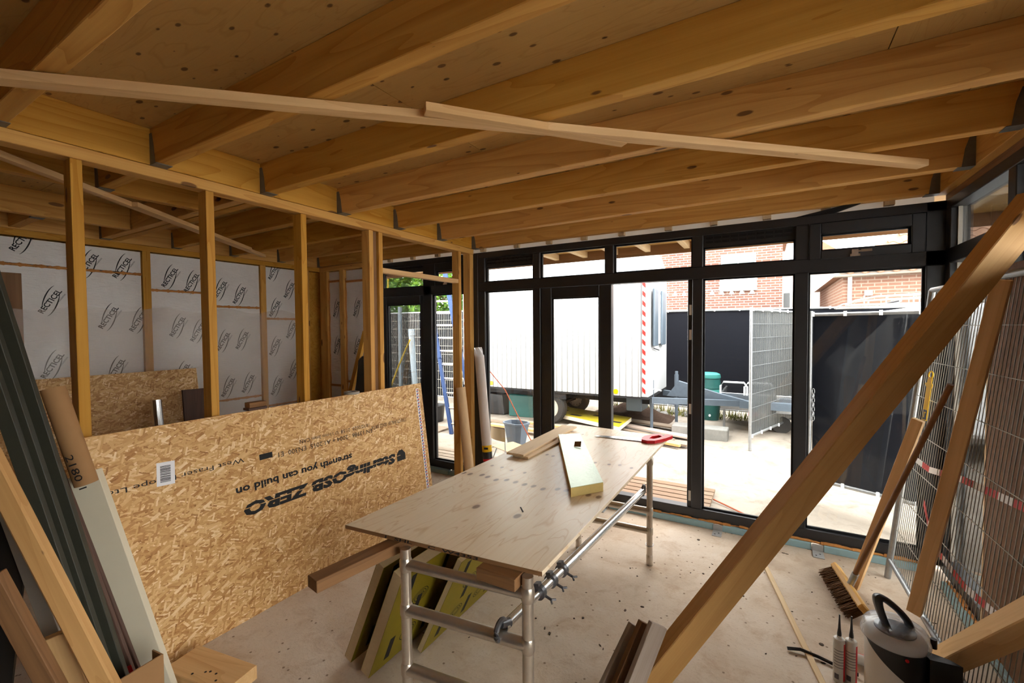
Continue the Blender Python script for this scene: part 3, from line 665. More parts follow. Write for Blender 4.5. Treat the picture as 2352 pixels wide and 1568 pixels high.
NO = V((.9914, 0, .1311)); EO = V((-.1311, 0, .9914))
def op(y, s, lift=.0012): return V((-2.70, y, 0)) + EO*s + NO*lift
fit('SterlingOSB ZERO', 1.27, .105, INKC, op(2.74, .645), (0, -1, 0), NO, ob, .055, .18)
m = MB()
for a, b in ((-.03, .03), ): m.prism([(-.05, .045), (.05, .045), (.05, -.01), (.02, -.045), (-.02, -.045), (-.05, -.01)], 0, .0008, axis='z')
part('shield_mark', m, INKC, ob, M=frame_m(op(2.81, .648), (0, -1, 0), NO))
m = MB().box(0, 1.33, -.0022, .0022, 0, .0003); part('print_streak', m, OSB, ob, M=frame_m(op(2.80, .650, .0022), (0, -1, 0), NO))
fit('strength you can build on', .865, .062, INKC, op(2.30, .770), (0, -1, 0), NO, ob, .03)
fit('West Fraser Europe Ltd', .66, .036, INKC, op(1.50, .950), (0, -1, 0), NO, ob, .0)
m = MB().box(0, .085, -.018, .018, 0, .0008); part('stamp_block', m, INKC, ob, M=frame_m(op(1.68, .938), (0, -1, 0), NO))
fit('EN 13986 : 2004 + A1:2015  EN300  E1', .80, .032, INKC, op(2.52, .925), (0, -1, 0), NO, ob, .0)
fit('18/12/2023  21:58  U 11mm 3mm CAN', .62, .026, INKC, op(2.50, .975), (0, -1, 0), NO, ob, .0)
fit('STRUCTURAL 2F  0DG2  UKTA', .40, .030, INKC, op(2.92, .945), (0, -1, 0), NO, ob, .0)
bc = part('barcode_sticker', MB().box(-.042, .042, -.062, .062, 0, .0008), STICK, ob, 'white barcode sticker', M=frame_m(op(1.09, .982), V((0, 1, 0))+EO*-.06, NO))
m = MB(); q = -.045
rb = random.Random(3)
while q < .045: w = rb.choice((.0015, .003, .0045)); m.box(-.026, .022, q, q+w, .0009, .0011); q += w + rb.choice((.002, .003))
part('barcode', m, INKC, bc, M=WM[bc.name])
m = MB().box(-.017, .017, -.5, .5, 0, .0008); tp = part('printed_tape', m, TAPEW, ob, 'white printed tape stuck along the end of the sheet', M=frame_m(op(3.10, .70), (0, 1, 0), NO))
for k, mt in ((0, INKB), (1, INKR)):
    m = MB()
    for i in range(34):
        y = -.49+i*.029+k*.012; m.box(-.012+k*.006+rb.uniform(0, .004), .004+k*.006+rb.uniform(0, .004), y, y+.010+rb.uniform(0, .004), .0009, .0011)
    part('tape_print', m, mt, tp, M=WM[tp.name])
# second board further back, in the rear room
bo = part('osb_sheet', MB().box(-1.22, 1.22, -.61, .61, -.009, .009), OSB, bevel=.001, M=frame_m((-5.35, 1.19, .735), (0, 1, 0), V((.985, 0, .17))))
tag(bo, 'strand board sheet standing in the back room against the insulated wall', 'board')
br = thing('timber_bearer', 'low timber bearers under the strand board sheet of the back room', 'timber')
for y in (.2, 2.0): timber('bearer', (-5.42, y, .062), (-5.12, y, .062), .08, .12, SPR_D, br)
# pieces standing against that sheet and lying on the front one
m = MB().cyl((-5.03, 1.93, .004), (-5.165, 1.93, 1.075), .045, 20); o = part('steel_tube', m, ALUC); tag(o, 'short bright metal tube standing before the back-room board', 'tube')
o = timber('dark_plank', (-5.00, 2.23, .02), (-5.175, 2.255, 1.14), .20, .028, BROWNP, None, (1, 0, .15)); tag(o, 'dark brown plank standing upright beside the bright metal tube', 'plank')
o = block('timber_offcut', -2.905, -2.84, 1.545, 1.665, 1.236, 1.252, BROWNP, None, .002); tag(o, 'thin dark offcut lying on the top edge of the printed board', 'offcut')
o = block('timber_offcut', -2.905, -2.848, 1.555, 1.665, 1.253, 1.285, SPR_D, None, .002); tag(o, 'small brown wood block on top of the thin dark offcut', 'offcut')
tr_ = MB(); Mt = Matrix.Translation((-2.875, 2.37, 1.236)); tr_.lathe([(.035, 0), (.06, 0), (.06, .018), (.035, .018), (.035, 0)], 24, Mt); o = part('tape_roll', tr_, GREYM); tag(o, 'flat grey roll of tape lying on the printed board edge', 'tape roll')
# slanting timber and a dark sheet in the rear room by the return wall
o = timber('slanting_timber', (-4.35, 3.55, .03), (-4.10, 3.75, 1.72), .06, .045, SPR, None, (1, -1, 0)); o.matrix_basis = frame_m((-4.55, 3.72, .90), V((.50, .12, 1.72)), (0, -1, 0)); tag(o, 'slanting timber leaning in the far corner behind the partition', 'timber')
o = part('black_bag', MB().prism([(-.20, 0), (.25, 0), (.22, .75), (.12, 1.35), (.06, 1.45), (-.02, 1.40), (-.12, .8)], -.12, .12, axis='y'), DARKM, None, bevel=.02, M=Matrix.Translation((-4.12, 3.62, .0))); tag(o, 'black plastic bag standing in the corner behind the double studs', 'bag')

# ------------------------------------------------------------------ work table
TZ = .86
tb = thing('work_table', 'plywood-topped work table on two aluminium scaffold trestles', 'table', (-1.05, 2.4, 0))
cx, cy = -1.163, 2.55
cor = [(-1.66, 1.32), (-.708, 1.415), (-.692, 3.69), (-1.594, 3.78)]
loc = [(y-cy, -(x-cx)) for x, y in cor]
top = part('table_top', MB().prism(loc, -.018, 0, axis='z'), PLYT, tb, bevel=.0012, M=frame_m((cx, cy, TZ), (0, 1, 0), (0, 0, 1)))
ed = V((.952, .095, 0)).normalized(); en = V((.0993, -.995, 0))
part('edge_band', MB().box(0, .957, -.0172, -.0008, 0, .001), SPR_D, top, 'brown sawn edge of the table plywood', M=frame_m((-1.66, 1.3195, TZ), ed, en))
fit('1  SHL     C  W4353', .46, .013, INKC, V((-1.43, 1.343, TZ-.009))+en*.003, ed, en, top, .02, .25)
m = MB().box(-.003, .003, -.03, .03, 0, .0006); part('pencil_mark', m, INKC, top, M=frame_m((-1.04, 1.86, TZ+.0004), (1, .9, 0), (0, 0, 1)))
def pipe(name, p, q, r, parent, mat=ALU, n=18): return part(name, MB().cyl(p, q, r, n), mat, parent)
legs = [((-1.30, 1.33), (-.76, 1.40)), ((-1.295, 3.24), (-.747, 3.262))]
for k, (a, b) in enumerate(legs):
    tr = link('trestle_frame', None, tb, Matrix.Translation(((a[0]+b[0])/2, (a[1]+b[1])/2, 0)))
    for x, y in (a, b):
        pipe('leg', (x, y, .03), (x, y, .838), .0215, tr)
        f = MB(); f.lathe([(.024, 0), (.024, .07), (.0215, .075)], 18, Matrix.Translation((x, y, 0))); part('foot_sleeve', f, ALU, tr)
        c = MB(); c.tube([(x+.027*math.cos(t), y+.027*math.sin(t), .15+.006*math.sin(t)) for t in [2*math.pi*q/16 for q in range(16)]], .0025, 6, True); part('locking_clip', c, GALV, tr)
    for z in ((.770, .578, .325, .10) if k == 0 else (.770, .40, .25)):
        pipe('crossbar', (*a, z), (*b, z), .0215 if z > .7 else .024, tr)
        for x, y in (a, b): w = MB(); w.lathe([(.0225, -.028), (.0255, -.02), (.0255, .02), (.0225, .028)], 16, Matrix.Translation((x, y, z))); part('weld_collar', w, ALU, tr)
lg = link('ledger_tube', None, tb, Matrix.Translation((-.83, 2.3, .57)))
P0, P1 = V((-.868, 1.405, .606)), V((-.790, 3.235, .548)); dr = (P1-P0).normalized()
part('inner_tube', MB().cyl(P0, P0+dr*.55, .0185, 18), ALUC, lg); part('outer_tube', MB().cyl(P0+dr*.28, P1, .0235, 18), ALUC, lg)
for t in (.28, .39, .50):
    m = MB(); c = P0+dr*t; m.cyl(c-dr*.012, c+dr*.012, .031, 18); a = V((1, 0, -.3)).normalized(); m.cyl(c+a*.02, c+a*.062, .006, 8); 
    for q in (-1, 1): m.cyl(c+a*.058, c+a*.072+dr*q*.018, .005, 6)
    m.box(-.014, .014, -.012, .012, .024, .04, frame_m(c, dr, (-.3, 0, 1)))
    part('clamp_ring', m, DSTEEL, lg, label='dark clamp ring with a wing screw')
for p, s in ((P0, -1), (P1, 1)):
    m = MB(); c = p+dr*s*.02; m.tube([c+V((0, math.cos(t)*.034, math.sin(t)*.034)) for t in [R(-40)+R(280)*q/14 for q in range(15)]], .011, 8); m.cyl(p-dr*s*.03, c+V((0, 0, .02)), .02, 12, .014); part('hook_claw', m, DSTEEL, lg)
o = block('packing_block', -.955, -.785, 1.348, 1.45, .794, .8405, SPR_D, tb, .002, 'dark wood packer under the near table corner')
o = timber('support_beam', (-1.455, 1.005, .8055), (-1.30, 1.95, .817), .07, .046, SPR_D, None, (0, 0, 1)); tag(o, 'rough brown beam stub sticking out from under the work table', 'beam')
# things on the table
def slab(name, pts, z0, z1, mat, parent=None, M=None, bevel=.001): return part(name, MB().prism(pts, z0, z1, axis='z'), mat, parent, bevel=bevel)
fs = thing('insulation_offcut', 'foil-faced strip of insulation with greenish top lying on the table', 'insulation', (-1.09, 2.7, TZ))
pts = [(-1.426, 3.150), (-1.292, 3.262), (-.770, 2.285), (-.890, 2.120)]
slab('foam_core', pts, TZ+.001, TZ+.050, PIR, fs); slab('foil_facing', pts, TZ+.0502, TZ+.0522, FOILG, fs, bevel=0)
ch = MB(); ch.add([(-.02, -.02, 0), (.03, -.018, .004), (.022, .012, .03), (-.028, .016, .022), (-.02, -.02, .006), (.03, -.018, .010), (.022, .012, .036), (-.028, .016, .028)], [(0, 1, 2, 3), (7, 6, 5, 4), (0, 1, 5, 4), (1, 2, 6, 5), (2, 3, 7, 6), (3, 0, 4, 7)])
o = part('wood_chip', ch, SPR_D, None, M=Matrix.Translation((-1.16, 2.89, TZ+.0525))); tag(o, 'small curled wood chip on top of the foil-faced strip', 'wood chip')
o = timber('flooring_plank', (-1.462, 2.60, TZ+.0085), (-1.43, 3.40, TZ+.0085), .125, .015, PALE, None); tag(o, 'lower of the two short tongued planks lying on the table', 'plank', 'tongued planks on the table')
o = timber('flooring_plank', (-1.497, 2.585, TZ+.0245), (-1.505, 3.56, TZ+.0245), .135, .015, PALE, None); tag(o, 'upper of the two tongued planks lying on the table', 'plank', 'tongued planks on the table')
sw = thing('hand_saw', 'handsaw with red plastic handle lying on the far table end', 'saw', (-.95, 3.5, TZ))
slab('blade', [(-1.222, 3.405), (-.83, 3.425), (-.80, 3.55), (-1.205, 3.44)], TZ+.006, TZ+.0075, ALUC, sw, bevel=0)
hp = [(-.845, 3.415), (-.80, 3.395), (-.745, 3.42), (-.69, 3.53), (-.655, 3.64), (-.665, 3.675), (-.70, 3.67), (-.715, 3.645), (-.72, 3.60), (-.735, 3.64), (-.76, 3.66), (-.80, 3.63), (-.85, 3.54), (-.855, 3.47)]
def saw_handle():
    bm = bmesh.new(); outer = [bm.verts.new((x, y, 0)) for x, y in hp]; hole = [(-.800, 3.47), (-.765, 3.475), (-.735, 3.53), (-.725, 3.585), (-.755, 3.61), (-.795, 3.55)]
    inner = [bm.verts.new((x, y, 0)) for x, y in hole]
    es = [bm.edges.new((l[k], l[(k+1) % len(l)])) for l in (outer, inner) for k in range(len(l))]
    r = bmesh.ops.triangle_fill(bm, use_beauty=True, edges=es); ex = bmesh.ops.extrude_face_region(bm, geom=bm.faces[:])
    bmesh.ops.translate(bm, verts=[g for g in ex['geom'] if isinstance(g, bmesh.types.BMVert)], vec=(0, 0, .024)); bmesh.ops.recalc_face_normals(bm, faces=bm.faces)
    me = bpy.data.meshes.new('handle'); bm.to_mesh(me); bm.free(); me.materials.append(RED); return me
link('handle', saw_handle(), sw, Matrix.Translation((0, 0, TZ+.001)), 'red plastic saw handle')
# insulation boards leaning below the table
PBAR = MB().box(0, .035, 0, .14, 0, .0004).mesh('print_bar', INKC)
def ring_print():
    m = MB(); n2 = 20
    for rr in (.022, .034, .046):
        vs = []
        for q in range(n2): a = 2*math.pi*q/n2; vs += [(rr*1.3*math.cos(a), rr*math.sin(a), 0), ((rr-.004)*1.3*math.cos(a), (rr-.004)*math.sin(a), 0)]
        m.add(vs, [(2*q, 2*q+1, (2*q+3) % (2*n2), (2*q+2) % (2*n2)) for q in range(n2)])
    return m.mesh('print_ring', INKC)
PRING = ring_print()
def ins_board(name, xb, xt, y0, y1, h, t, label):
    r = thing(name, label, 'insulation board', (xb, (y0+y1)/2, 0), 'insulation boards below the table')
    up = V((xt-xb, 0, h)).normalized(); n = V((up.z, 0, -up.x)); L = math.hypot(xt-xb, h)
    M = frame_m(V((xb, (y0+y1)/2, 0)) + up*(L/2+t*.55), (0, 1, 0), n); hl = (y1-y0)/2
    part('foam_core', MB().box(-hl, hl, -L/2, L/2, -t/2+.002, t/2-.002), PIRB, r, M=M)
    for s in (-1, 1):
        z = sorted((s*t/2, s*(t/2-.002))); f = part('facing', MB().box(-hl, hl, -L/2, L/2, z[0], z[1]), YELF, r, M=M)
        if s == 1:
            for k in range(5):
                for j in range(3): link('print_bar', PBAR, f, M @ Matrix.Translation((-hl+.08+k*.27*hl/.57+(j % 2)*.12, -L/2+.05+j*.2, t/2+.0003)))
            for k in range(4):
                for j in range(2): link('print_ring', PRING, f, M @ Matrix.Translation((-hl+.22+k*.27*hl/.57, -L/2+.14+j*.24, t/2+.0004)))
    return r
ins_board('insulation_board', -1.90, -1.645, 1.50, 2.65, .57, .05, 'yellow-faced insulation board under the table, the one closest to the printed sheet')
ins_board('insulation_board', -1.74, -1.50, 1.47, 2.60, .57, .06, 'middle yellow-faced insulation board leaning under the table')
ins_board('insulation_board', -1.62, -1.34, 1.74, 2.75, .57, .03, 'front yellow-faced board leaning under the table, thinnest of three')

# ------------------------------------------------------------------ big raking brace with planks at its foot
tag(timber('raking_brace', (-.480, 2.10, .055), (1.0, 2.806, 2.29), .118, .088, BRACE, None, (.487, -.872, -.046), .004), 'thick timber brace raking from the floor up towards the side glazing', 'brace')
for k, (x, y, rz, zt, lab, mt) in enumerate(((-.452, 1.93, 0, .42, 'tallest grey plank propped at the foot of the brace', GREYP), (-.505, 1.955, 0, .39, 'rusty brown plank in the middle of three at the brace foot', FILMP), (-.560, 1.985, 0, .34, 'shortest grey plank of three at the brace foot', GREYP))):
    o = timber('short_plank', (x-.10, y-.17, .012), (x+.035, y+.06, zt), .105, .024, mt, None, (.8, -.55, .0)); tag(o, lab, 'plank', 'planks at the brace foot')
o = block('timber_offcut', -.665, -.585, 1.90, 2.10, .0, .05, GREYP, None, .002); tag(o, 'small grey offcut lying on the floor beside the brace-foot planks', 'offcut')

# ------------------------------------------------------------------ wire fence panel leaning on the right-hand glazing
def wire_panel(name, label, O, ux, uz, L, H, z0, z1, nv, nh, rp=.019, rw=.0022, leg=.13, group=None, fold=True):
    """tube frame of length L along ux; wires from z0 to z1 along uz"""
    O, ux, uz = V(O), V(ux).normalized(), V(uz).normalized(); r = thing(name, label, 'fence', tuple(O), group); P = lambda a, b: O+ux*a+uz*b
    for a in (0, L): part('upright_tube', MB().cyl(P(a, -leg), P(a, H), rp, 12), GALV, r)
    for b in (0, H): part('rail_tube', MB().cyl(P(0, b), P(L, b), rp*.9, 12), GALV, r)
    m = MB()
    for k in range(1, nv): a = L*k/nv; m.cyl(P(a, 0), P(a, H), rw, 4, cap=False, smooth=False)
    part('vertical_wires', m, WIRE, r, kind='stuff'); m = MB()
    for k in range(1, nh): b = H*k/nh; m.cyl(P(0, b), P(L, b), rw*1.15, 4, cap=False, smooth=False)
    part('horizontal_wires', m, WIRE, r, kind='stuff'); return r
lean = V((.1015, 0, 1)).normalized()
wire_panel('wire_fence', 'galvanised wire fence panel leaning against the side glazing indoors', V((.724, 3.90, 0))+lean*.13, (.028, -1, 0), lean, 3.3, 1.86, .13, 2.0, 96, 8)
pn = thing('formwork_board', 'dark brown formwork panel standing behind the indoor fence panel', 'panel', (1.0, 2.4, 0))
part('board', MB().box(1.022, 1.040, 1.5, 3.335, .03, 2.05), FILMP, pn, bevel=.001); part('edge_strip', MB().box(1.020, 1.042, 3.335, 3.352, .03, 2.05), PALE, pn); part('foot_block', MB().box(1.005, 1.043, 1.6, 3.3, 0, .03), SPR, pn)
yt = thing('yellow_tag', 'yellow plastic hook tag hanging on the indoor fence panel', 'tag', (.83, 3.6, 1.3))
MT = frame_m((.842, 3.60, 1.315), (.25, -.97, 0), (-.97, -.25, .1))
m = MB().prism([(-.022, -.15), (.022, -.15), (.022, .045), (.034, .07), (.02, .085), (.022, .11), (.012, .118), (-.012, .118), (-.02, .10), (-.02, .085), (-.042, .075), (-.022, .055)], -.0015, .0015, axis='z'); part('strip', m, YEL, yt, M=MT)
m = MB(); m.tube([(.002+.02*math.cos(t), .132+.022*math.sin(t), 0) for t in [2*math.pi*q/14 for q in range(14)]], .004, 6, True); part('ring', m, YEL, yt, M=MT)
m = MB().box(-.018, .018, -.145, -.085, .0016, .002); part('black_patch', m, BLACKP, yt, M=MT); m = MB().box(-.009, -.002, -.132, -.10, .0021, .0024); m.box(-.009, .008, -.105, -.098, .0021, .0024); part('pictogram', m, YEL, yt, M=MT)
def barrier_tape(name, label, pts, w=.035):
    r = thing(name, label, 'barrier tape', tuple(pts[0])); P = [V(p) for p in pts]; L = 0; fl = 0
    k = 0
    for a, b in zip(P, P[1:]):
        n = max(1, round((b-a).length/.11))
        for q in range(n):
            p0, p1 = a.lerp(b, q/n), a.lerp(b, (q+1)/n); up = V((.1, 0, 1))*w/2; e = V((.0006, 0, 0)); red = (k+q) % 2 == 0
            m = MB().add([p0-up, p1-up, p1+up, p0+up, p0-up+e, p1-up+e, p1+up+e, p0+up+e], [(0, 1, 2, 3), (7, 6, 5, 4), (0, 1, 5, 4), (2, 3, 7, 6), (1, 2, 6, 5), (3, 0, 4, 7)])
            part('red_band' if red else 'white_band', m, TAPER if red else TAPEW, r)
        k += n
barrier_tape('barrier_tape', 'upper red-white barrier tape strung across the indoor fence panel', [(.80, 3.76, .905), (.82, 3.45, .90), (.865, 3.1, .955), (.89, 2.5, 1.02), (.90, 1.8, 1.05)])
barrier_tape('barrier_tape', 'lower red-white barrier tape sagging across the indoor fence panel', [(.80, 3.45, .70), (.80, 3.28, .52), (.83, 2.9, .48), (.85, 2.4, .55), (.87, 1.8, .62)])
# planks and broom in the right-hand corner
o = timber('leaning_plank', (.712, 3.20, .152), (.898, 2.805, 1.95), .062, .038, SPR2, None, (-.45, -.85, 0)); tag(o, 'tall slim plank leaning on the indoor fence panel', 'plank')
o = timber('wooden_stake', (.500, 3.62, .012), (.742, 3.33, 1.21), .056, .03, SPR2, None, (-.6, -.8, 0)); tag(o, 'pale wooden stake leaning on the fence beside the broom', 'stake')
bm_ = thing('broom', 'broom with brown bristles and varnished wooden head standing by the fence', 'broom', (.43, 3.45, 0))
BA, BB = V((.415, 3.735, .075)), V((.500, 3.235, .075)); bx = (BB-BA).normalized(); MBh = frame_m((BA+BB)/2, bx, V((.75, 0, .66)))
part('head', MB().box(-.255, .255, -.032, .032, -.02, .02), BWOOD, bm_, bevel=.008, M=MBh)
rb = random.Random(11); m = MB()
for k in range(420):
    a = rb.uniform(-.245, .245); b = rb.uniform(-.026, .026); p = MBh @ V((a, b, -.018)); q = MBh @ V((a+rb.uniform(-.012, .012), b*1.7+rb.uniform(-.01, .01), -.105+rb.uniform(-.012, .006))); q.z = max(q.z, .002)
    m.cyl(p, q, .0032, 4, .0016, cap=False, smooth=False)
part('bristles', m, BRIST, bm_, kind='stuff')
HT = V((.795, 3.03, 1.45)); HB = V((.465, 3.47, .105)); part('stick', MB().cyl(HB, HT, .0145, 14), STICKW, bm_)
m = MB(); hd = (HT-HB).normalized(); m.cyl(HB-hd*.01, HB+hd*.09, .019, 12); m.box(-.012, .012, -.02, .02, -.004, .004, frame_m(HB-hd*.02, bx, V((.3, 0, 1)))); part('metal_socket', m, GALV, bm_)
o = timber('square_post', (.712, 2.895, .045), (.838, 1.80, 1.115), .085, .085, SPR2, None, (-.75, -.3, .55), .004); tag(o, 'thick pale post leaning along the wire fence beside the canister', 'post')
# canister with lid
CX, CY = .505, 2.56
cn = thing('canister', 'white canister with clear-rimmed dark lid and looped handle', 'canister', (CX, CY, 0)); MC = Matrix.Translation((CX, CY, 0))
part('body', MB().lathe([(.100, 0), (.104, .006), (.109, .30), (.111, .325)], 36, MC), CANW, cn)
part('clear_rim', MB().lathe([(.112, .322), (.122, .330), (.125, .345), (.120, .362), (.117, .366), (.117, .378), (.108, .392), (.085, .400)], 36, MC), CLEAR, cn, 'clear plastic rim of the lid')
part('lid', MB().lathe([(.111, .326), (.111, .345), (.098, .362), (.07, .372)], 36, MC, cap=False), CANW, cn); part('dark_lid', MB().lathe([(.075, .366), (.074, .376), (.055, .384), (.0, .386)], 36, MC), BLACKP, cn)
HX = V((.86, .5, 0)); HY = V((-.5, .86, 0))
def spl(ps, t):
    t = t*(len(ps)-1); i = min(int(t), len(ps)-2); f = t-i; p = [V(ps[max(0, min(len(ps)-1, i+d))]) for d in (-1, 0, 1, 2)]
    return .5*((2*p[1])+(p[2]-p[0])*f+(2*p[0]-5*p[1]+4*p[2]-p[3])*f*f+(3*p[1]-p[0]-3*p[2]+p[3])*f**3)
HP = [(-.030, 0, .372), (-.058, 0, .43), (-.080, 0, .495), (-.076, 0, .520), (-.045, 0, .508), (.005, 0, .468), (.05, 0, .418), (.066, 0, .385), (.060, 0, .370)]
m = MB()
def loop_fn(u, v):
    c = spl(HP, u); d = (spl(HP, min(1, u+.02))-spl(HP, max(0, u-.02))).normalized(); nn_ = V((-d.z, 0, d.x)); a = 2*math.pi*v
    p = c + nn_*(.010+.004*math.sin(math.pi*u))*math.cos(a); q = .026*math.sin(a); return V((CX, CY, 0)) + HX*p.x + HY*q + V((0, 0, p.z))
m.grid(loop_fn, 36, 12); part('handle', m, BLACKP, cn, 'black looped carrying handle')
m = MB()
def skirt(u, v):
    a = R(-160) + R(170)*u; lo = .322-.125*min(1, u*2.0); return MC @ V(((.1135+.02*v*0)*math.cos(a), .1135*math.sin(a), .325*(1-v)+lo*v))
m.grid(skirt, 30, 4); m.prism([(.08, -.02), (.17, -.045), (.205, -.075), (.10, -.085)], .205, .325, MC, 'z'); part('black_skirt', m, BLACKP, cn, 'black skirt with a spout below the lid')
part('valve_knob', MB().cyl((CX+.135, CY+.015, .325), (CX+.135, CY+.015, .365), .012, 12), BLACKP, cn); part('red_button', MB().cyl((CX+.02, CY-.112, .308), (CX+.02, CY-.117, .308), .007, 10), RED, cn)
# sealant cartridges
def cartridge(M, label, mat=CARTW):
    r = thing('sealant_cartridge', label, 'cartridge', tuple(M.translation), 'sealant cartridges by the canister')
    part('tube', MB().lathe([(.0235, 0), (.0245, .002), (.0245, .205), (.022, .212), (.010, .216), (.010, .226)], 24, M), mat, r)
    part('nozzle', MB().lathe([(.0095, .224), (.0095, .236), (.006, .262), (.0032, .315), (.0028, .33)], 14, M), BLACKP, r)
    m = MB(); q = 7
    for k in range(q): m.grid(lambda u, v, k=k: M @ V((.0248*math.cos(R(-150+u*100)), .0248*math.sin(R(-150+u*100)), .075+k*.014+v*.003)), 8, 1)
    m.grid(lambda u, v: M @ V((.0248*math.cos(R(-140+u*45)), .0248*math.sin(R(-140+u*45)), .018+v*.026)), 6, 1)
    part('printed_label', m, INKG, r)
    part('colour_band', MB().grid(lambda u, v: M @ V((.0249*math.cos(R(-50+u*60)), .0249*math.sin(R(-50+u*60)), .01+v*.185)), 6, 1), RED if mat is CARTW else GALV, r); return r
cartridge(Matrix.Translation((.312, 2.64, .0)), 'upright sealant cartridge of the pair, farther from the white canister'); cartridge(Matrix.Translation((.361, 2.652, .0)), 'upright sealant cartridge of the pair, nearer the white canister')
cartridge(frame_m((.335, 2.83, .0255), (0, .3, 1), V((1, -.2, 0))), 'sealant cartridge lying on its side behind the standing pair')
m = MB(); m.tube([(.10, 2.75, .012), (.16, 2.765, .018), (.24, 2.755, .013), (.34, 2.72, .012), (.40, 2.71, .012)], .0085, 8); o = part('rubber_strip', m, BLACKP); tag(o, 'short strip of black rubber lying behind the cartridges', 'rubber strip')
o = timber('floor_batten', (-.045, 3.80, .007), (.262, 2.47, .007), .030, .013, PALE, None); tag(o, 'thin pale batten lying on the concrete floor', 'batten')
# screws, chips and scraps on the floor
rb = random.Random(21); 
db = MB()
for k in range(90):
    x = rb.uniform(-1.9, .9); y = rb.uniform(1.9, 3.95); r_ = rb.choice((.004, .006, .008, .012)); a = rb.uniform(0, 3.14); el = rb.choice((.35, .6, 1.0))
    db.prism([(x+r_*math.cos(q*math.pi/3)*math.cos(a)-r_*el*math.sin(q*math.pi/3)*math.sin(a), y+r_*math.cos(q*math.pi/3)*math.sin(a)+r_*el*math.sin(q*math.pi/3)*math.cos(a)) for q in range(6)], .0003, .003, axis='z')
o = part('floor_debris', db, DEBRIS, kind='stuff'); tag(o, 'dark wood crumbs and chips scattered over the concrete floor', 'debris')

# ------------------------------------------------------------------ rolls by the door post
rl = thing('wrapped_roll', 'plastic-wrapped roll with yellow and black label standing at the post', 'roll', (-2.62, 3.98, 0))
A, B = V((-2.622, 3.985, .002)), V((-2.775, 4.02, 1.44)); ax = (B-A).normalized()
part('roll_core', MB().cyl(A, B, .050, 20), CARDL, rl); part('plastic_wrap', MB().cyl(A+ax*.005, B+ax*.012, .0535, 20, cap=False), WRAP, rl)
m = MB(); n = 14
def tuft(u, v):
    a = 2*math.pi*u; r = .053*(1-.35*v)+.012*math.sin(a*5+v*6)*v; p = A.lerp(B, 1)+ax*(.105*v-.005); s = V((0, 1, 0)).cross(ax).normalized(); t = ax.cross(s); return p+s*(r*math.cos(a)-.012*v)+t*r*math.sin(a)
m.grid(tuft, 40, 8); part('wrap_tuft', m, WRAP, rl)
part('yellow_band', MB().cyl(A+ax*.40, A+ax*.47, .0545, 20, cap=False), YEL, rl); part('black_label', MB().cyl(A+ax*.20, A+ax*.40, .0545, 20, cap=False), BLACKP, rl)
part('red_label', MB().cyl(A+ax*.30, A+ax*.325, .055, 20, cap=False), RED, rl); m = MB().box(-.02, .025, -.018, .006, 0, .001); part('label_mark', m, INKC, rl, M=frame_m(A+ax*.45+V((.02, -.0515, 0)), (1, .35, 0), (.35, -1, 0)))
m = MB(); A, B = V((-2.700, 3.745, .002)), V((-2.872, 3.80, 1.115)); ax = (B-A).normalized(); s = V((.8, -.6, 0)); s = (s-ax*s.dot(ax)).normalized(); t = ax.cross(s)
n = 18
for (ra, rbb) in ((.052, .048),):
    vs = []
    for P in (A, B):
        for k in range(n+1):
            a = R(-100)+R(200)*k/n; vs.append(P+(s*math.cos(a)+t*math.sin(a))*ra)
        for k in range(n, -1, -1):
            a = R(-100)+R(200)*k/n; vs.append(P+(s*math.cos(a)+t*math.sin(a))*rbb)
    q = 2*(n+1); m.add(vs, [(k, (k+1) % q, q+(k+1) % q, q+k) for k in range(q)], True); m.add(vs, [tuple(range(q-1, -1, -1)), tuple(range(q, 2*q))])
o = part('cardboard_trough', m, CARDL); tag(o, 'pale brown cardboard half-tube leaning at the door post', 'cardboard tube')

# ------------------------------------------------------------------ stack of long pieces at the left
def lean_piece(name, label, cat, p0, p1, w, t, mat, face, group=None, bevel=.002):
    o = timber(name, p0, p1, w, t, mat, None, face, bevel); return tag(o, label, cat, group)
lean_piece('foam_plank', 'cream-white foam plank leaning beside the printed strand board', 'plank', (-2.462, .91, .004), (-2.762, .742, 1.085), .122, .05, CREAM, (.75, -.62, .1))
lean_piece('cladding_board', 'brown ribbed cladding board next to the cream foam plank', 'board', (-2.44, .845, .01), (-2.80, .60, 1.36), .055, .022, BROWNP, (.75, -.62, .1))
lean_piece('cladding_board', 'brown ribbed cladding board with a red mark behind the green profiles', 'board', (-2.40, .815, .01), (-2.82, .545, 1.62), .055, .022, BROWNP, (.75, -.62, .1))
mk_ = bpy.data.objects['cladding_board.001']; part('paint_mark', MB().box(-.62, -.585, -.028, .028, .0112, .0118), SIGRED, mk_, 'red paint mark', M=WM[mk_.name])
for k, (lab, mt, dx, dy, w) in enumerate((('dark green metal profile leaning next to the ribbed cladding boards', GREENM, 0, 0, .055), ('middle one of the three dark green leaning metal profiles', GREENM, .035, -.055, .045), ('dark green metal profile next to the light grey one', GREENM, .06, -.10, .045))):
    lean_piece('metal_profile', lab, 'profile', (-2.36+dx, .775+dy*.7, .01), (-2.80+dx, .40+dy, 2.46), w, .03, mt, (.75, -.62, .1), 'metal profiles leaning at the left')
lean_piece('metal_profile', 'light grey metal profile leaning beside the three dark green ones', 'profile', (-2.28, .64, .01), (-2.72, .24, 2.3), .05, .03, GREYM, (.75, -.62, .1), 'metal profiles leaning at the left')
lean_piece('orange_timber', 'orange-brown planed timber slanting in front of the metal profiles', 'timber', (-1.875, .70, .02), (-2.42, .368, 1.416), .06, .05, BRACE, (.75, -.62, .25), None, .006)
lean_piece('grey_timber', 'weathered dark timber leaning lowest in front of the orange-brown timber', 'timber', (-1.93, .60, .02), (-2.20, .36, .95), .05, .05, SPR_D, (.75, -.62, .25))
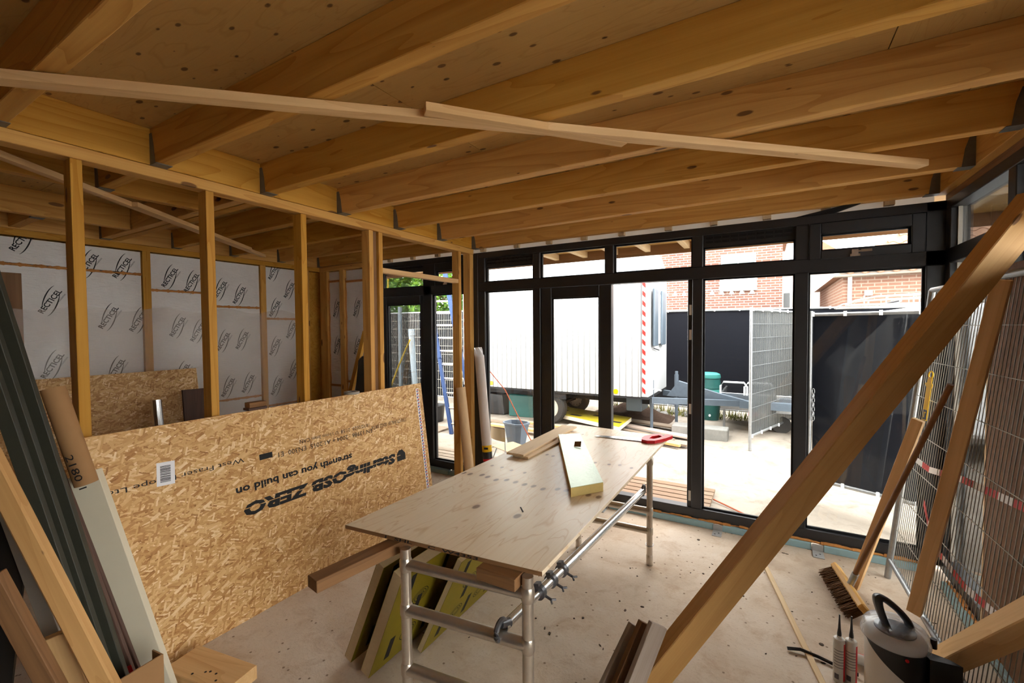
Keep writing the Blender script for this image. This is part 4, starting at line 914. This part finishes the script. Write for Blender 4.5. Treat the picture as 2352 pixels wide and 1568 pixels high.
lean_piece('pale_offcut', 'short pale timber offcut standing between the two slanting timbers', 'offcut', (-2.09, .62, .01), (-2.25, .515, .64), .09, .05, SPR2, (.75, -.62, .15))
o = part('dark_sheet', MB().box(-.22, .20, -.55, .55, -.006, .006), DARKM, None, M=frame_m((-2.585, .30, .57), V((.6, .78, 0)), V((.78, -.6, .25)))); tag(o, 'dark plastic sheet standing behind the orange-brown timber and profiles', 'sheet')
ct = thing('cardboard_tube', 'open brown cardboard tube with pencil numbers leaning above the cream foam plank', 'cardboard tube', (-2.75, .65, 1.1))
A, B = V((-2.665, .725, 1.06)), V((-2.735, .645, 1.50)); ax = (B-A).normalized()
m = MB(); s = ax.orthogonal().normalized(); t = ax.cross(s); n = 20; vs = []
for P in (A, B):
    for ra in (.042, .038): vs += [P+(s*math.cos(2*math.pi*k/n)+t*math.sin(2*math.pi*k/n))*ra for k in range(n)]
fsx = []
for k in range(n):
    k2 = (k+1) % n; fsx += [(k, k2, 2*n+k2, 2*n+k), (n+k, 3*n+k, 3*n+k2, n+k2), (2*n+k, 2*n+k2, 3*n+k2, 3*n+k), (k, n+k, n+k2, k2)]
m.add(vs, fsx, True); part('tube_wall', m, CARD, ct)
fit('2180 1', .16, .028, INKC, V((-2.688, .695, 1.20))+V((.78, -.62, .1)).normalized()*.052, -ax+V((.05, .05, 0)), (.78, -.62, .1), ct, .0)
bx_ = thing('cardboard_flap', 'folded piece of brown cardboard standing before the foot of the cream foam plank', 'cardboard', (-2.26, .7, 0))
MBX = frame_m((-2.255, .833, 0), (.12, -.99, 0), (0, 0, 1)); part('front_panel', MB().box(0, .42, -.003, .003, 0, .352), CARD, bx_, M=MBX); part('folded_side', MB().box(-.006, 0, -.07, .003, 0, .350), CARD, bx_, M=MBX)
sb = thing('step_block', 'flat pale board block with nail holes on the floor by the printed sheet', 'block', (-2.35, 1.1, 0))
MS = Matrix.Translation((-2.385, 1.085, 0)) @ Matrix.Rotation(R(10), 4, 'Z'); part('board', MB().box(-.22, .20, -.09, .09, .0, .07), SPR2, sb, bevel=.003, M=MS)
m = MB()
for x, y in ((-.05, -.06), (.0, -.03), (.02, -.02), (.06, -.02), (.10, -.05)): m.cyl((x, y, .0702), (x, y, .0708), .006, 8)
part('nail_holes', m, GASK, sb, M=MS)

# ------------------------------------------------------------------ outside: site trailer
GZ = -.11
tl = thing('site_trailer', 'white corrugated site trailer with arched roof behind the glazing', 'trailer', (-3.7, 8.4, GZ))
TX0, TX1, TY0, TY1, TB, TE, TT = -5.66, -1.77, 7.60, 9.15, .55, 2.68, 3.10
def corr(n0, n1, f, sp=.11, d=.019):
    pts = []; a = n0
    while a < n1-1e-6:
        b = min(a+sp, n1)
        for t, h in ((0, 0), (.72, 0), (.78, d), (.94, d)): pts.append((a+(b-a)*t, h))
        a = b
    pts.append((n1, 0)); return pts
m = MB(); pr_ = corr(TX0, TX1-.12, 0)
vs = [(x, TY0+h, z) for z in (TB, TE) for x, h in pr_]; n = len(pr_); m.add(vs, [(k, k+1, n+k+1, n+k) for k in range(n-1)]); m.box(TX0, TX1-.12, TY0+.034, TY0+.045, TB, TE); part('side_cladding', m, WHITE, tl)
def arch(y0, y1, n=16):
    return [(y0+(y1-y0)*k/n, TE+(TT-TE)*math.sin(math.pi*(.0+1.0*k/n))**.62) for k in range(n+1)]
prof = [(TY1, TB), (TY0+.012, TB)] + arch(TY0+.012, TY1)
part('end_wall', MB().prism(prof, TX1-.12, TX1, axis='x'), WHITE, tl, bevel=.01)
part('end_wall', MB().prism(prof, TX0, TX0+.02, axis='x'), WHITE, tl); part('rear_wall', MB().box(TX0, TX1-.12, TY1-.02, TY1, TB, TE), WHITE, tl); part('floor_pan', MB().box(TX0, TX1, TY0+.012, TY1, TB-.04, TB), UNDER, tl)
m = MB(); ap = arch(TY0-.01, TY1+.01); xs = corr(TX0, TX1-.10, 0, .10, -.022); nn = len(ap)
vs = [(x, y, z+h) for x, h in xs for y, z in ap]; m.add(vs, [(k*nn+j, k*nn+j+1, (k+1)*nn+j+1, (k+1)*nn+j) for k in range(len(xs)-1) for j in range(nn-1)], False); part('arched_roof', m, ROOFW, tl)
for side, x0 in ((0, TX1-.10), (1, TX0+.02)):
    for k in range(13):
        z = .60+k*.165
        part('red_mark', MB().prism([(x0, z+.055), (x0+.055, z), (x0+.055, z+.075), (x0, z+.13)], TY0-.004, TY0-.001, axis='y'), SIGRED, tl)
wn = part('end_window', MB().box(TX1, TX1+.03, 8.1, 8.75, 1.45, 2.35), PVCW, tl)
for y0, y1 in ((7.78, 8.08), (8.42, 8.74)): part('shutter', MB().box(TX1+.03, TX1+.07, y0, y1, 1.42, 2.42), SANDST, wn, bevel=.01)
part('window_stay', MB().cyl((TX1+.03, 7.9, 1.38), (TX1+.03, 8.3, 1.33), .01, 6), GASK, wn)
for x in (-4.95, -2.33): part('reflector', MB().cyl((x, TY0-.012, .62), (x, TY0-.001, .62), .045, 16), AMB, tl)
for wx in (-3.66,):
    for wy, s in ((7.72, -1), (8.95, 1)):
        w = part('wheel', MB().lathe([(.20, -.09), (.30, -.09), (.325, -.06), (.325, .06), (.30, .09), (.20, .09)], 32, Matrix.Translation((wx, wy, .215)) @ Matrix.Rotation(R(90), 4, 'X'), cap=False), TYRE, tl)
        part('rim', MB().lathe([(0, .05), (.06, .055), (.08, .03), (.17, .045), (.195, .075), (.205, .08)], 28, Matrix.Translation((wx, wy, .215)) @ Matrix.Rotation(R(90*-s), 4, 'X')), RIM, w)
        h = MB()
        for k in range(14): a = 2*math.pi*k/14; h.cyl((wx+.145*math.cos(a), wy+s*.041, .215+.145*math.sin(a)), (wx+.145*math.cos(a), wy+s*.052, .215+.145*math.sin(a)), .014, 8)
        part('rim_holes', h, UNDER, w)
        part('hub', MB().cyl((wx, wy+s*.05, .215), (wx, wy+s*.085, .215), .04, 12), AMB, w)
part('mudguard', MB().box(-4.0, -3.30, 7.63, 7.66, .40, .55), UNDER, tl); part('chassis', MB().box(TX0+.1, TX1-.05, 8.05, 8.75, .36, .51), UNDER, tl)
part('storage_box', MB().box(-2.26, -1.98, 8.0, 8.5, .22, .51), SANDST, tl, bevel=.01)
part('axle', MB().cyl((-3.66, 7.7, .215), (-3.66, 8.95, .215), .04, 10), UNDER, tl)
for y in (7.85, 8.9): part('drawbar_beam', MB().box(-.0, 1.0, -.04, .04, -.05, .05, frame_m((TX1, y, .47), V((1.40, 8.35-y, -.02)), (0, 0, 1)) @ Matrix.Diagonal((1.48, 1, 1, 1))), GREYBLUE, tl)
m = MB().box(-.42, .35, 8.28, 8.42, .38, .50); m.cyl((.33, 8.35, .44), (.47, 8.35, .44), .045, 10); part('coupling', m, GREYBLUE, tl)
part('overrun_cover', MB().prism([(-1.6, .50), (-.3, .50), (-.75, .60), (-1.4, .78)], 8.30, 8.40, axis='y'), GREYBLUE, tl)
for x, y, zt in ((-1.80, 8.0, .87), (-1.44, 8.35, .95)):
    j = part('corner_prop', MB().cyl((x, y, GZ), (x, y, zt), .026, 12), GREYBLUE, tl); part('prop_sleeve', MB().cyl((x, y, .30), (x, y, zt-.06), .036, 12), GREYBLUE, j); part('prop_handle', MB().cyl((x, y, zt-.22), (x+.17, y-.02, zt-.24), .012, 8), PVCW, j)
o = part('soil_heap', MB().grid(lambda u, v: V((-3.4+1.8*u, 8.6+1.2*v, GZ-.03+.24*math.sin(math.pi*u)*math.sin(math.pi*v)*(1+.3*math.sin(u*19)*math.sin(v*15)))), 30, 20), SOIL); tag(o, 'low heap of dark soil under the white trailer', 'soil heap')
# dark crates under the trailer's left half
o = part('dark_crate', MB().box(-4.75, -4.15, 7.95, 8.6, GZ, .36), TEALD, None, bevel=.02); tag(o, 'dark green crate standing under the trailer beside its wheel', 'crate')
o = part('dark_crate', MB().prism([(-5.5, GZ), (-4.9, GZ), (-4.95, .33), (-5.45, .36)], 8.0, 8.5, axis='y'), BLACKP, None, bevel=.02); tag(o, 'black plastic crate under the trailer end, beside the dark green crate', 'crate')

# ------------------------------------------------------------------ outside: site fences
def screen_panel(name, label, a, b, z0, z1, mat, group=None, wires=False, clips=7, lean=0.0):
    a, b = V((*a, 0)), V((*b, 0)); d = b-a; L = d.length; u = d.normalized(); nrm = V((u.y, -u.x, 0))
    r = thing(name, label, 'fence', (a.x, a.y, GZ), group); P = lambda s, z, o=0: a+u*s+V((0, 0, z))+nrm*o
    for s in (0, L): part('upright_tube', MB().cyl(P(s, GZ), P(s, z1+.04), .022, 12), GALV, r)
    for z in (z0, z1): part('rail_tube', MB().cyl(P(0, z), P(L, z), .019, 10), GALV, r)
    m = MB(); m.grid(lambda q, v: P(.02+(L-.04)*q, z0+(z1-z0)*v-.012*math.sin(q*math.pi*clips)**2*v, -.022+.008*math.sin(q*23+v*3)+.010*math.sin(q*11-v*5)), 60, 12); part('screen_cloth', m, mat, r)
    m = MB(); c = []
    for k in range(clips+1):
        for z in (z0, z1): m.cyl(P(L*k/clips*.98+.03, z-.02, .02), P(L*k/clips*.98+.03, z+.03, .02), .014, 6)
    part('cable_clips', m, PVCW, r, kind='stuff')
    if wires:
        m = MB(); nv = round(L/.042)
        for k in range(1, nv): m.cyl(P(L*k/nv, z0), P(L*k/nv, z1), .0018, 4, cap=False, smooth=False)
        part('vertical_wires', m, WIRE, r, kind='stuff'); m = MB(); nh = 9
        for k in range(1, nh): z = z0+(z1-z0)*k/nh; m.cyl(P(0, z, .004), P(L, z, .004), .004, 4, cap=False, smooth=False)
        part('horizontal_wires', m, GALV, r, kind='stuff')
    return r
screen_panel('site_fence', 'dark-screened fence panel behind the trailer drawbar', (-3.35, 10.1), (-.02, 10.1), .02, 2.09, SCREEN)
screen_panel('site_fence', 'dark-screened fence panel behind the van, beyond the half-open gate', (.0, 10.12), (3.4, 10.2), .02, 2.09, SCREEN)
screen_panel('site_gate', 'half-open gate panel with pale grey screen, swung away over the sand', (-.234, 7.45), (.62, 10.02), .10, 2.0, SCREENG, None, True)
sp = screen_panel('site_fence', 'dark-screened fence panel just outside the facade corner, with a chain on its upright', (.385, 5.72), (1.45, 5.20), .10, 1.87, SCREEN, None, False, 4)
screen_panel('site_fence', 'dark-screened fence panel outside the side glazing', (2.95, 7.3), (5.3, 5.0), .10, 1.87, SCREEN, None, True)
chn = thing('chain', 'short steel chain hanging from the fence upright', 'chain', (.40, 5.66, .95))
for k in range(7):
    z = 1.05-k*.048; M = Matrix.Translation((.415, 5.675, z)) @ Matrix.Rotation(R(90*(k % 2)+20), 4, 'Z'); m = MB(); m.tube([M @ V((.012*math.cos(t), 0, .03*math.sin(t))) for t in [2*math.pi*q/12 for q in range(12)]], .0042, 6, True); part('link', m, GALV, chn)
lf = wire_panel('site_fence', 'wire fence panel with dark backing seen through the rear-room door', (-9.2, 8.6, .05), (1, 0.0, 0), (0, 0, 1), 3.45, 2.12, 0, 2, 60, 10, .02, .0045, .16)
part('screen_cloth', MB().box(-9.15, -5.8, 8.63, 8.64, .06, 2.16), SCREEN, lf)
lf = wire_panel('site_fence', 'wire fence panel with dark backing behind the blue ladder', (-5.70, 9.3, .05), (-.72, 1.6, 0), (0, 0, 1), 3.0, 2.12, 0, 2, 52, 10, .02, .0045, .16)
o = part('fence_post', MB().box(-7.97, -7.89, 8.0, 8.06, GZ, 2.30), PVC, None, bevel=.004); tag(o, 'pale grey square post standing before the wire fence', 'post')
# ladder, pipe and hoses
ld = thing('ladder', 'blue aluminium ladder leaning against the trailer side', 'ladder', (-4.9, 6.2, GZ))
La, Lb = V((-4.72, 5.98, GZ+.02)), V((-6.62, 7.45, 3.35)); off = V((.44, .12, .0)); du = (Lb-La)
for k, o_ in ((0, V()), (1, off)): timber('rail', La+o_, Lb+o_, .09, .055, BLUE, ld, off.normalized(), .003)
for k in range(13): t = .05+k*.072; p = La+du*t; part('rung', MB().cyl(p, p+off, .018, 8), ALUC, ld)
La2 = La+du*.36+V((-.02, .05, .03)); Lb2 = Lb+du*.12+V((-.02, .05, .03))
for o_ in (V((.03, -.05, 0)), off+V((-.03, -.05, 0))): timber('slide_rail', La2+o_, Lb2+o_, .08, .045, BLUE, ld, off.normalized(), .003)
m = MB(); m.cyl((-6.62, 7.16, GZ), (-6.77, 7.2, 1.66), .062, 20); m.cyl((-6.762, 7.198, 1.60), (-6.775, 7.2, 1.74), .072, 20); o = part('drain_pipe', m, PVC); tag(o, 'thick grey plastic pipe standing upright outside the rear door', 'pipe')
m = MB(); m.tube([(-7.40, 6.98, .1), (-7.20, 6.97, .45), (-6.95, 6.98, .95), (-6.78, 7.05, 1.35), (-6.70, 7.08, 1.52)], .018, 8); o = part('hose', m, HOSE); tag(o, 'slanting yellow garden hose clipped to the grey pipe', 'hose')
m = MB(); m.tube([(-7.24, 6.99, 2.95), (-7.27, 7.0, 2.0), (-7.30, 7.0, 1.30), (-7.27, 7.0, 1.18)], .016, 8); o = part('hose', m, HOSE); tag(o, 'yellow hose end hanging straight down before the wire fence', 'hose')
part('support_cord', MB().cyl((-7.24, 6.99, 2.95), (-7.24, 6.99, 4.0), .01, 6), HOSE, o)
o = part('black_tub', MB().lathe([(.17, GZ), (.20, .20), (.22, .235), (.20, .235), (.19, .18)], 24, Matrix.Translation((-5.75, 6.75, 0))), BLACKP); tag(o, 'round black mortar tub on the sand by the ladder', 'tub')
o = block('plank_offcut', -5.35, -4.95, 5.9, 6.25, GZ, -.03, WEATH, None, .003); tag(o, 'short board lying by the foot of the ladder', 'offcut')

# ------------------------------------------------------------------ outside: loose things on the sand
for nm, lab, x0, x1, y0, n in (('deck_grate', 'slatted timber duckboard outside the open doorway', -1.60, -.50, 4.36, 8), ('deck_grate', 'slatted timber duckboard outside the rear-room door', -4.5, -3.2, 4.36, 7)):
    g = thing(nm, lab, 'duckboard', ((x0+x1)/2, y0, GZ), 'duckboards outside')
    for k in range(n): block('slat', x0, x1, y0+k*.118, y0+k*.118+.10, -.075, -.048, DECKW if x0 > -3 else WEATH, g, .002)
    for x in (x0+.12, x1-.16): block('bearer', x, x+.05, y0, y0+n*.118-.018, GZ-.02, -.076, SPR_D, g, .002)
rb = random.Random(4)
lie = [((-4.75, 7.10), (-2.30, 7.05), .16, .03, 0, WEATH, 'longest pale plank lying in front of the trailer wheel'), ((-4.5, 6.86), (-2.5, 6.80), .14, .04, 0, SPR2, 'yellowish plank lying nearest on the sand'), ((-2.85, 7.45), (-1.05, 7.10), .15, .03, 0, WEATH, 'plank lying under the yellow insulation board corner'),
       ((-2.7, 8.15), (-.95, 7.55), .18, .03, 0, GREYP, 'grey weathered plank below the trailer drawbar'), ((-2.4, 8.5), (-.9, 8.15), .22, .025, 0, WEATH, 'wide pale plank under the drawbar beams'), ((-2.2, 7.25), (-1.15, 6.98), .06, .04, 0, BRACE, 'narrow orange-brown lath beside the concrete block'),
       ((-4.3, 7.32), (-3.0, 7.22), .07, .05, 0, SPR2, 'thick short batten by the trailer wheel'), ((-2.45, 7.72), (-1.3, 7.30), .09, .03, 0, WEATH, 'thin plank between the two drawbar planks')]
for (a, b, w, t, z, mt, lab) in lie:
    o = timber('ground_plank', (*a, GZ+.045+t/2+z), (*b, GZ+.045+t/2+z), w, t, mt, None); tag(o, lab, 'plank', 'planks lying on the sand')
ib = thing('insulation_board', 'bright yellow insulation board lying partly under the trailer', 'insulation board', (-3, 8, GZ))
pts = [(-3.92, 7.97), (-3.73, 8.62), (-2.20, 8.14), (-2.17, 7.26)]
slab('foam_core', pts, .0, .07, CREAM, ib); f = slab('facing', pts, .0702, .073, YELB, ib, bevel=0)
for k in range(4): part('print_bar', MB().box(-.12, .12, -.05, .05, 0, .001), INKC, f, M=frame_m((-2.35-.42*k, 7.62+.12*k+(k % 2)*.25, .0735), (1, -.2, 0), (0, 0, 1)))
cb = part('concrete_block', MB().box(-1.42, -.56, 7.78, 8.08, GZ-.02, .085), CONCB, None, bevel=.012); tag(cb, 'long grey concrete block on the sand below the drawbar end', 'concrete block')
bb = thing('rain_barrel', 'teal green plastic barrel standing by the dark fence', 'barrel', (-1.04, 9.55, GZ)); MBB = Matrix.Translation((-1.04, 9.55, 0))
part('barrel_body', MB().lathe([(.19, GZ), (.215, .1), (.225, .30), (.232, .32), (.225, .34), (.228, .52), (.234, .54), (.228, .56), (.21, .72), (.205, .74)], 28, MBB), TEALD, bb); part('lid', MB().lathe([(.222, .735), (.226, .76), (.215, .81), (.16, .835), (0, .84)], 28, MBB), TEAL, bb); part('band', MB().lathe([(.229, .345), (.235, .36), (.235, .50), (.229, .515)], 28, MBB), TEAL, bb)
part('tap', MB().cyl((-.99, 9.33, .02), (-.985, 9.28, .02), .02, 10), PVCW, bb)
at = thing('flat_trailer', 'low galvanised flatbed trailer parked by the barrel', 'trailer', (-.4, 8.9, GZ))
part('bed', MB().box(-.74, .45, 8.62, 9.7, .28, .34), GALV, at); part('side_board', MB().box(-.74, .45, 8.62, 8.65, .34, .58), ALUC, at, bevel=.004); part('side_board', MB().box(-.74, -.71, 8.65, 9.7, .34, .58), ALUC, at, bevel=.004)
for x0, x1 in ((-.74, -.32), (-.36, .08)): m = MB(); m.tube([(x0, 8.62, .55), (x0, 8.62, .70), (x0+.05, 8.62, .77), (x1-.05, 8.62, .77), (x1, 8.62, .70), (x1, 8.62, .55)], .017, 8); part('hoop_rail', m, PVCW, at)
for x in (.2,): part('wheel', MB().lathe([(.05, -.06), (.14, -.06), (.15, 0), (.14, .06), (.05, .06)], 22, Matrix.Translation((x, 8.85, .045)) @ Matrix.Rotation(R(90), 4, 'X')), TYRE, at)
part('lamp', MB().box(-.30, -.14, 8.60, 8.62, .20, .27), RED, at); part('drop_leg', MB().cyl((-.68, 8.64, GZ), (-.68, 8.64, .3), .02, 10), GALV, at)
bn = thing('waste_bin', 'grey-blue rectangular plastic bin on the sand behind the small school chair', 'bin', (-3.38, 5.95, GZ)); m = MB()
def ring(w, d, z): return [V((x*w, y*d, z)) for x, y in ((-1, -.6), (-.6, -1), (.6, -1), (1, -.6), (1, .6), (.6, 1), (-.6, 1), (-1, .6))]
MN = Matrix.Translation((-3.40, 5.92, 0)) @ Matrix.Rotation(R(-12), 4, 'Z'); rs = [ring(.125, .10, GZ), ring(.185, .145, .25), ring(.20, .16, .26), ring(.20, .16, .285), ring(.18, .14, .285), ring(.12, .095, GZ+.02)]
vs = [MN @ p for r_ in rs for p in r_]; m.add(vs, [(j*8+k, j*8+(k+1) % 8, (j+1)*8+(k+1) % 8, (j+1)*8+k) for j in range(5) for k in range(8)] + [tuple(range(7, -1, -1)), tuple(range(40, 48))]); part('bin_body', m, BINGREY, bn)
chh = thing('school_chair', 'small plywood school chair with steel legs standing on the sand', 'chair', (-3.0, 5.05, GZ)); MH = Matrix.Translation((-2.98, 5.02, 0)) @ Matrix.Rotation(R(-25), 4, 'Z')
part('seat', MB().box(-.19, .19, -.17, .18, .155, .168), CHAIRW, chh, bevel=.005, M=MH); m = MB(); m.grid(lambda u, v: MH @ V((-.19+.38*u, -.215-.035*math.sin(math.pi*u), .30+.155*v)), 12, 3); m.grid(lambda u, v: MH @ V((.19-.38*u, -.205-.035*math.sin(math.pi*u), .30+.155*v)), 12, 3); part('backrest', m, CHAIRW, chh)
for s in (-1, 1):
    m = MB(); m.tube([MH @ V(p) for p in ((s*.17, -.20, .42), (s*.17, -.19, .15), (s*.17, .10, .14), (s*.17, .17, GZ))], .009, 8); part('leg', m, GALV, chh); m = MB(); m.tube([MH @ V(p) for p in ((s*.165, -.10, .145), (s*.17, -.22, GZ))], .009, 8); part('leg', m, GALV, chh)
m = MB(); m.tube([(-3.62, 5.2, 1.38), (-3.487, 5.2, 1.216), (-3.162, 5.2, .894), (-2.96, 5.2, .55), (-2.78, 5.2, .27), (-2.60, 5.2, .02), (-2.5, 5.2, GZ+.01)], .0065, 6); o = part('marker_cord', m, CORD); tag(o, 'orange cord slanting down before the trailer and grey bin', 'cord')
m = MB(); m.tube([(-.49, 5.02, GZ+.04), (-.35, 4.92, GZ+.035), (-.20, 4.80, GZ+.03), (-.08, 4.70, GZ+.03), (.2, 4.60, GZ+.03)], .008, 6); o = part('ground_cord', m, CORD); tag(o, 'orange cord lying on the sand beside the duckboard', 'cord')
rb = random.Random(9)
for k, (x, y) in enumerate(((-2.1, 9.75), (-1.75, 9.9), (-1.9, 9.5), (-1.45, 9.7))):
    bm = bmesh.new(); bmesh.ops.create_icosphere(bm, subdivisions=2, radius=.11); 
    for v in bm.verts: v.co *= rb.uniform(.8, 1.15); v.co.z *= .6
    me = bpy.data.meshes.new('stone'); bm.to_mesh(me); bm.free(); me.materials.append(CONCB); o = link('stone', me, None, Matrix.Translation((x, y, GZ+.04))); tag(o, ('small stone beside the dark soil heap', 'stone lying at the foot of the dark fence', 'foremost stone below the trailer end', 'stone under the drawbar close to the teal barrel')[k], 'stone', 'stones under the drawbar')
gm = MB()
for k in range(700):
    x = rb.uniform(-3.2, .2); y = rb.uniform(9.6, 10.05); h = rb.uniform(.05, .22); a = rb.uniform(0, 6.28); dx, dy = .012*math.cos(a), .012*math.sin(a); gm.add([(x-dx, y-dy, GZ), (x+dx, y+dy, GZ), (x+rb.uniform(-.06, .06), y+rb.uniform(-.06, .06), GZ+h)], [(0, 1, 2)])
o = part('grass_tuft', gm, GRASS); o['kind'] = 'stuff'; tag(o, 'dry grass strip along the foot of the dark fence', 'grass')

# ------------------------------------------------------------------ outside: houses, van, trees
hs = thing('brick_house', 'tall red-brick house with a white window beyond the dark fence', 'house', (-3, 17, GZ))
part('wall', MB().box(-9.0, .36, 17.0, 21.5, GZ, 4.9), BRICK, hs); part('roof', MB().prism([(-9.3, 4.85), (.55, 4.85), (-4.3, 7.4)], 16.8, 21.6, axis='y'), TILE, hs)
hw = part('window', MB().box(-1.47, -.40, 16.93, 17.02, 3.05, 4.22), PVCW, hs); part('pane', MB().box(-1.42, -.96, 16.92, 16.935, 3.42, 4.16), CURT, hw); part('pane', MB().box(-.91, -.45, 16.92, 16.935, 3.42, 4.16), CURT, hw); part('sill_panel', MB().box(-1.50, -.37, 16.90, 17.0, 2.98, 3.40), PVCW, hw)
bt_ = thing('bunting', 'string of white pennants hung before the brick house', 'bunting', (-1.5, 16.5, 2.9)); part('string', MB().cyl((-3.6, 16.985, 3.08), (.3, 16.985, 2.98), .006, 5), PVCW, bt_)
for k in range(10): x = -3.3+k*.31; z = 3.075-.03*k/10*1.0; part('pennant', MB().prism([(x-.09, z-.19), (x+.09, z-.19), (x, z)], 16.975, 16.99, axis='y'), PVCW, bt_)
wh = thing('white_house', 'small white-rendered house in the gap beside the brick house', 'house', (1, 22, GZ)); part('wall', MB().box(.40, 3.2, 22.0, 26, GZ, 4.0), HOUSEW, wh); part('roof', MB().prism([(.2, 3.95), (3.4, 3.95), (1.8, 5.2)], 21.8, 26, axis='y'), TILE, wh)
for x0, z0 in ((.52, 2.55), (.85, 2.55), (.52, 1.9)): part('window', MB().box(x0, x0+.22, 21.96, 22.01, z0, z0+.6), VANG, wh)
b2 = thing('brick_annex', 'low orange-brick building with tiled roof behind the van', 'house', (4, 14, GZ)); part('wall', MB().box(1.62, 9.0, 14.0, 20.0, GZ, 3.02), BRICK2, b2); g = part('gutter', MB().cyl((1.4, 13.72, 3.02), (9.0, 13.72, 3.10), .06, 10), GREYM, b2)
hp_ = [(1.45, 13.65, 3.03), (9.0, 13.65, 3.03), (9.0, 17.0, 5.25), (4.3, 17.0, 5.25), (1.45, 20.3, 3.03), (9.0, 20.3, 3.03)]
part('roof_deck', MB().add(hp_, [(0, 1, 2, 3), (0, 3, 4), (3, 2, 5, 4), (0, 4, 5, 1), (1, 5, 2)]), TILE, b2)
tm_ = MB(); tm_.grid(lambda u, v: V((.30*u, .40*v, .035*math.sin(2*math.pi*u)+.02*(1-v))), 8, 1); tm_.grid(lambda u, v: V((.30*u, 0, .035*math.sin(2*math.pi*u)+.02-.03*v)), 8, 1); tme = tm_.mesh('roof_tile', TILE)
for r_ in range(10):
    for c in range(24):
        if 1.50+c*.29 < 1.45+r_*.264+.02: continue
        link('roof_tile', tme, b2, frame_m(V((1.50+c*.29, 13.62+r_*.31, 3.06+r_*.2054)), (1, 0, 0), V((0, -.5524, .8336))))
for x0, z0 in ((1.75, 1.6), (2.3, 1.6)): part('window', MB().box(x0, x0+.35, 13.96, 14.01, z0, z0+.6), VANG, b2)
part('downpipe', MB().cyl((1.75, 13.93, GZ), (1.75, 13.93, 3.0), .045, 10), PVCW, b2); part('wall_lamp', MB().box(2.05, 2.2, 13.9, 14.0, 2.5, 2.62), PVCW, b2)
vn = thing('van', 'white delivery van with a roof rack parked behind the dark fence', 'van', (2.6, 8.9, GZ))
vp = [(.85, .25), (4.8, .25), (4.8, 1.95), (4.6, 2.02), (2.0, 2.04), (1.55, 1.98), (1.05, 1.35), (.85, 1.1)]
part('body', MB().prism(vp, 8.0, 9.7, axis='y'), VANW, vn, bevel=.06); part('windscreen', MB().box(-.30, .30, -.72, .72, -.01, .01, frame_m((1.27, 8.85, 1.68), (.5, 0, .63), (-.63, 0, .5))), VANG, vn); part('side_window', MB().box(1.5, 2.2, 7.985, 8.0, 1.35, 1.85), VANG, vn)
for x in (1.6, 4.0):
    for y in (8.1, 9.6): part('wheel', MB().lathe([(.1, -.1), (.30, -.1), (.32, 0), (.30, .1), (.1, .1)], 24, Matrix.Translation((x, y, .215)) @ Matrix.Rotation(R(90), 4, 'X')), TYRE, vn)
rk = link('roof_rack', None, vn, Matrix.Translation((2, 8.8, 2.05)))
for y in (8.2, 9.5):
    m = MB(); m.tube([(.98, y, 2.05), (1.10, y, 2.12), (1.35, y, 2.17), (2.6, y, 2.22), (4.4, y, 2.22)], .016, 8); m.tube([(1.0, y, 2.05), (4.4, y, 2.08)], .016, 8)
    for x in (1.2, 1.45, 1.75, 2.1, 2.6): m.cyl((x, y, 2.05), (x, y, 2.19), .01, 6)
    part('side_rail', m, GREYM, rk)
for x in (1.6, 2.6, 3.6): part('crossbar', MB().cyl((x, 8.15, 2.10), (x, 9.55, 2.10), .02, 8), DSTEEL, rk)
o = part('lamp_post', MB().cyl((.81, 12.0, GZ), (.80, 12.0, 5.0), .045, 12), GREYM); tag(o, 'slim grey lamp post between the brick buildings', 'lamp post')
def tree(name, label, cx, cy, z0, z1, rx, n, seed, mats):
    r = thing(name, label, 'tree', (cx, cy, GZ), 'trees beyond the wire fence'); rr = random.Random(seed)
    m = MB(); m.tube([(cx, cy, GZ), (cx+.1, cy, z0), (cx+.05, cy+.1, (z0+z1)/2), (cx+.2, cy, z1*.9)], .12, 8)
    for k in range(7): a = rr.uniform(0, 6.28); zz = rr.uniform(z0, z1*.75); m.tube([(cx+.08, cy, zz), (cx+rx*.5*math.cos(a), cy+rx*.5*math.sin(a), zz+.5), (cx+rx*.85*math.cos(a), cy+rx*.85*math.sin(a), zz+.8)], .035, 6)
    part('trunk', m, BARK, r)
    for q, mt in enumerate(mats):
        m = MB()
        for k in range(n):
            while True:
                p = V((rr.uniform(-1, 1), rr.uniform(-1, 1), rr.uniform(-1, 1)))
                if p.length < 1 and math.sin(p.x*5+seed)*math.sin(p.y*6)*math.sin(p.z*7+1) > -.35: break
            c = V((cx+p.x*rx, cy+p.y*rx, (z0+z1)/2+p.z*(z1-z0)/2)); s = rr.uniform(.05, .11); a = V((rr.uniform(-1, 1), rr.uniform(-1, 1), rr.uniform(-.6, .6))).normalized(); b = a.orthogonal().normalized()
            m.add([c-a*s, c+b*s*.45, c+a*s, c-b*s*.45], [(0, 1, 2, 3)])
        part('foliage', m, mt, r, kind='stuff')
tree('garden_tree', 'bright green leafy tree just behind the wire fence', -9.6, 11.2, 1.2, 5.2, 2.0, 5200, 3, (LEAF, LEAFL))
tree('garden_tree', 'leafy tree rising behind the blue ladder', -7.6, 13.0, 1.4, 5.8, 1.9, 4600, 5, (LEAF, LEAFL))
tree('garden_tree', 'leafy tree at the outer end of the wire fence', -13.2, 12.4, 1.0, 5.0, 2.2, 4600, 8, (LEAF, LEAFL))
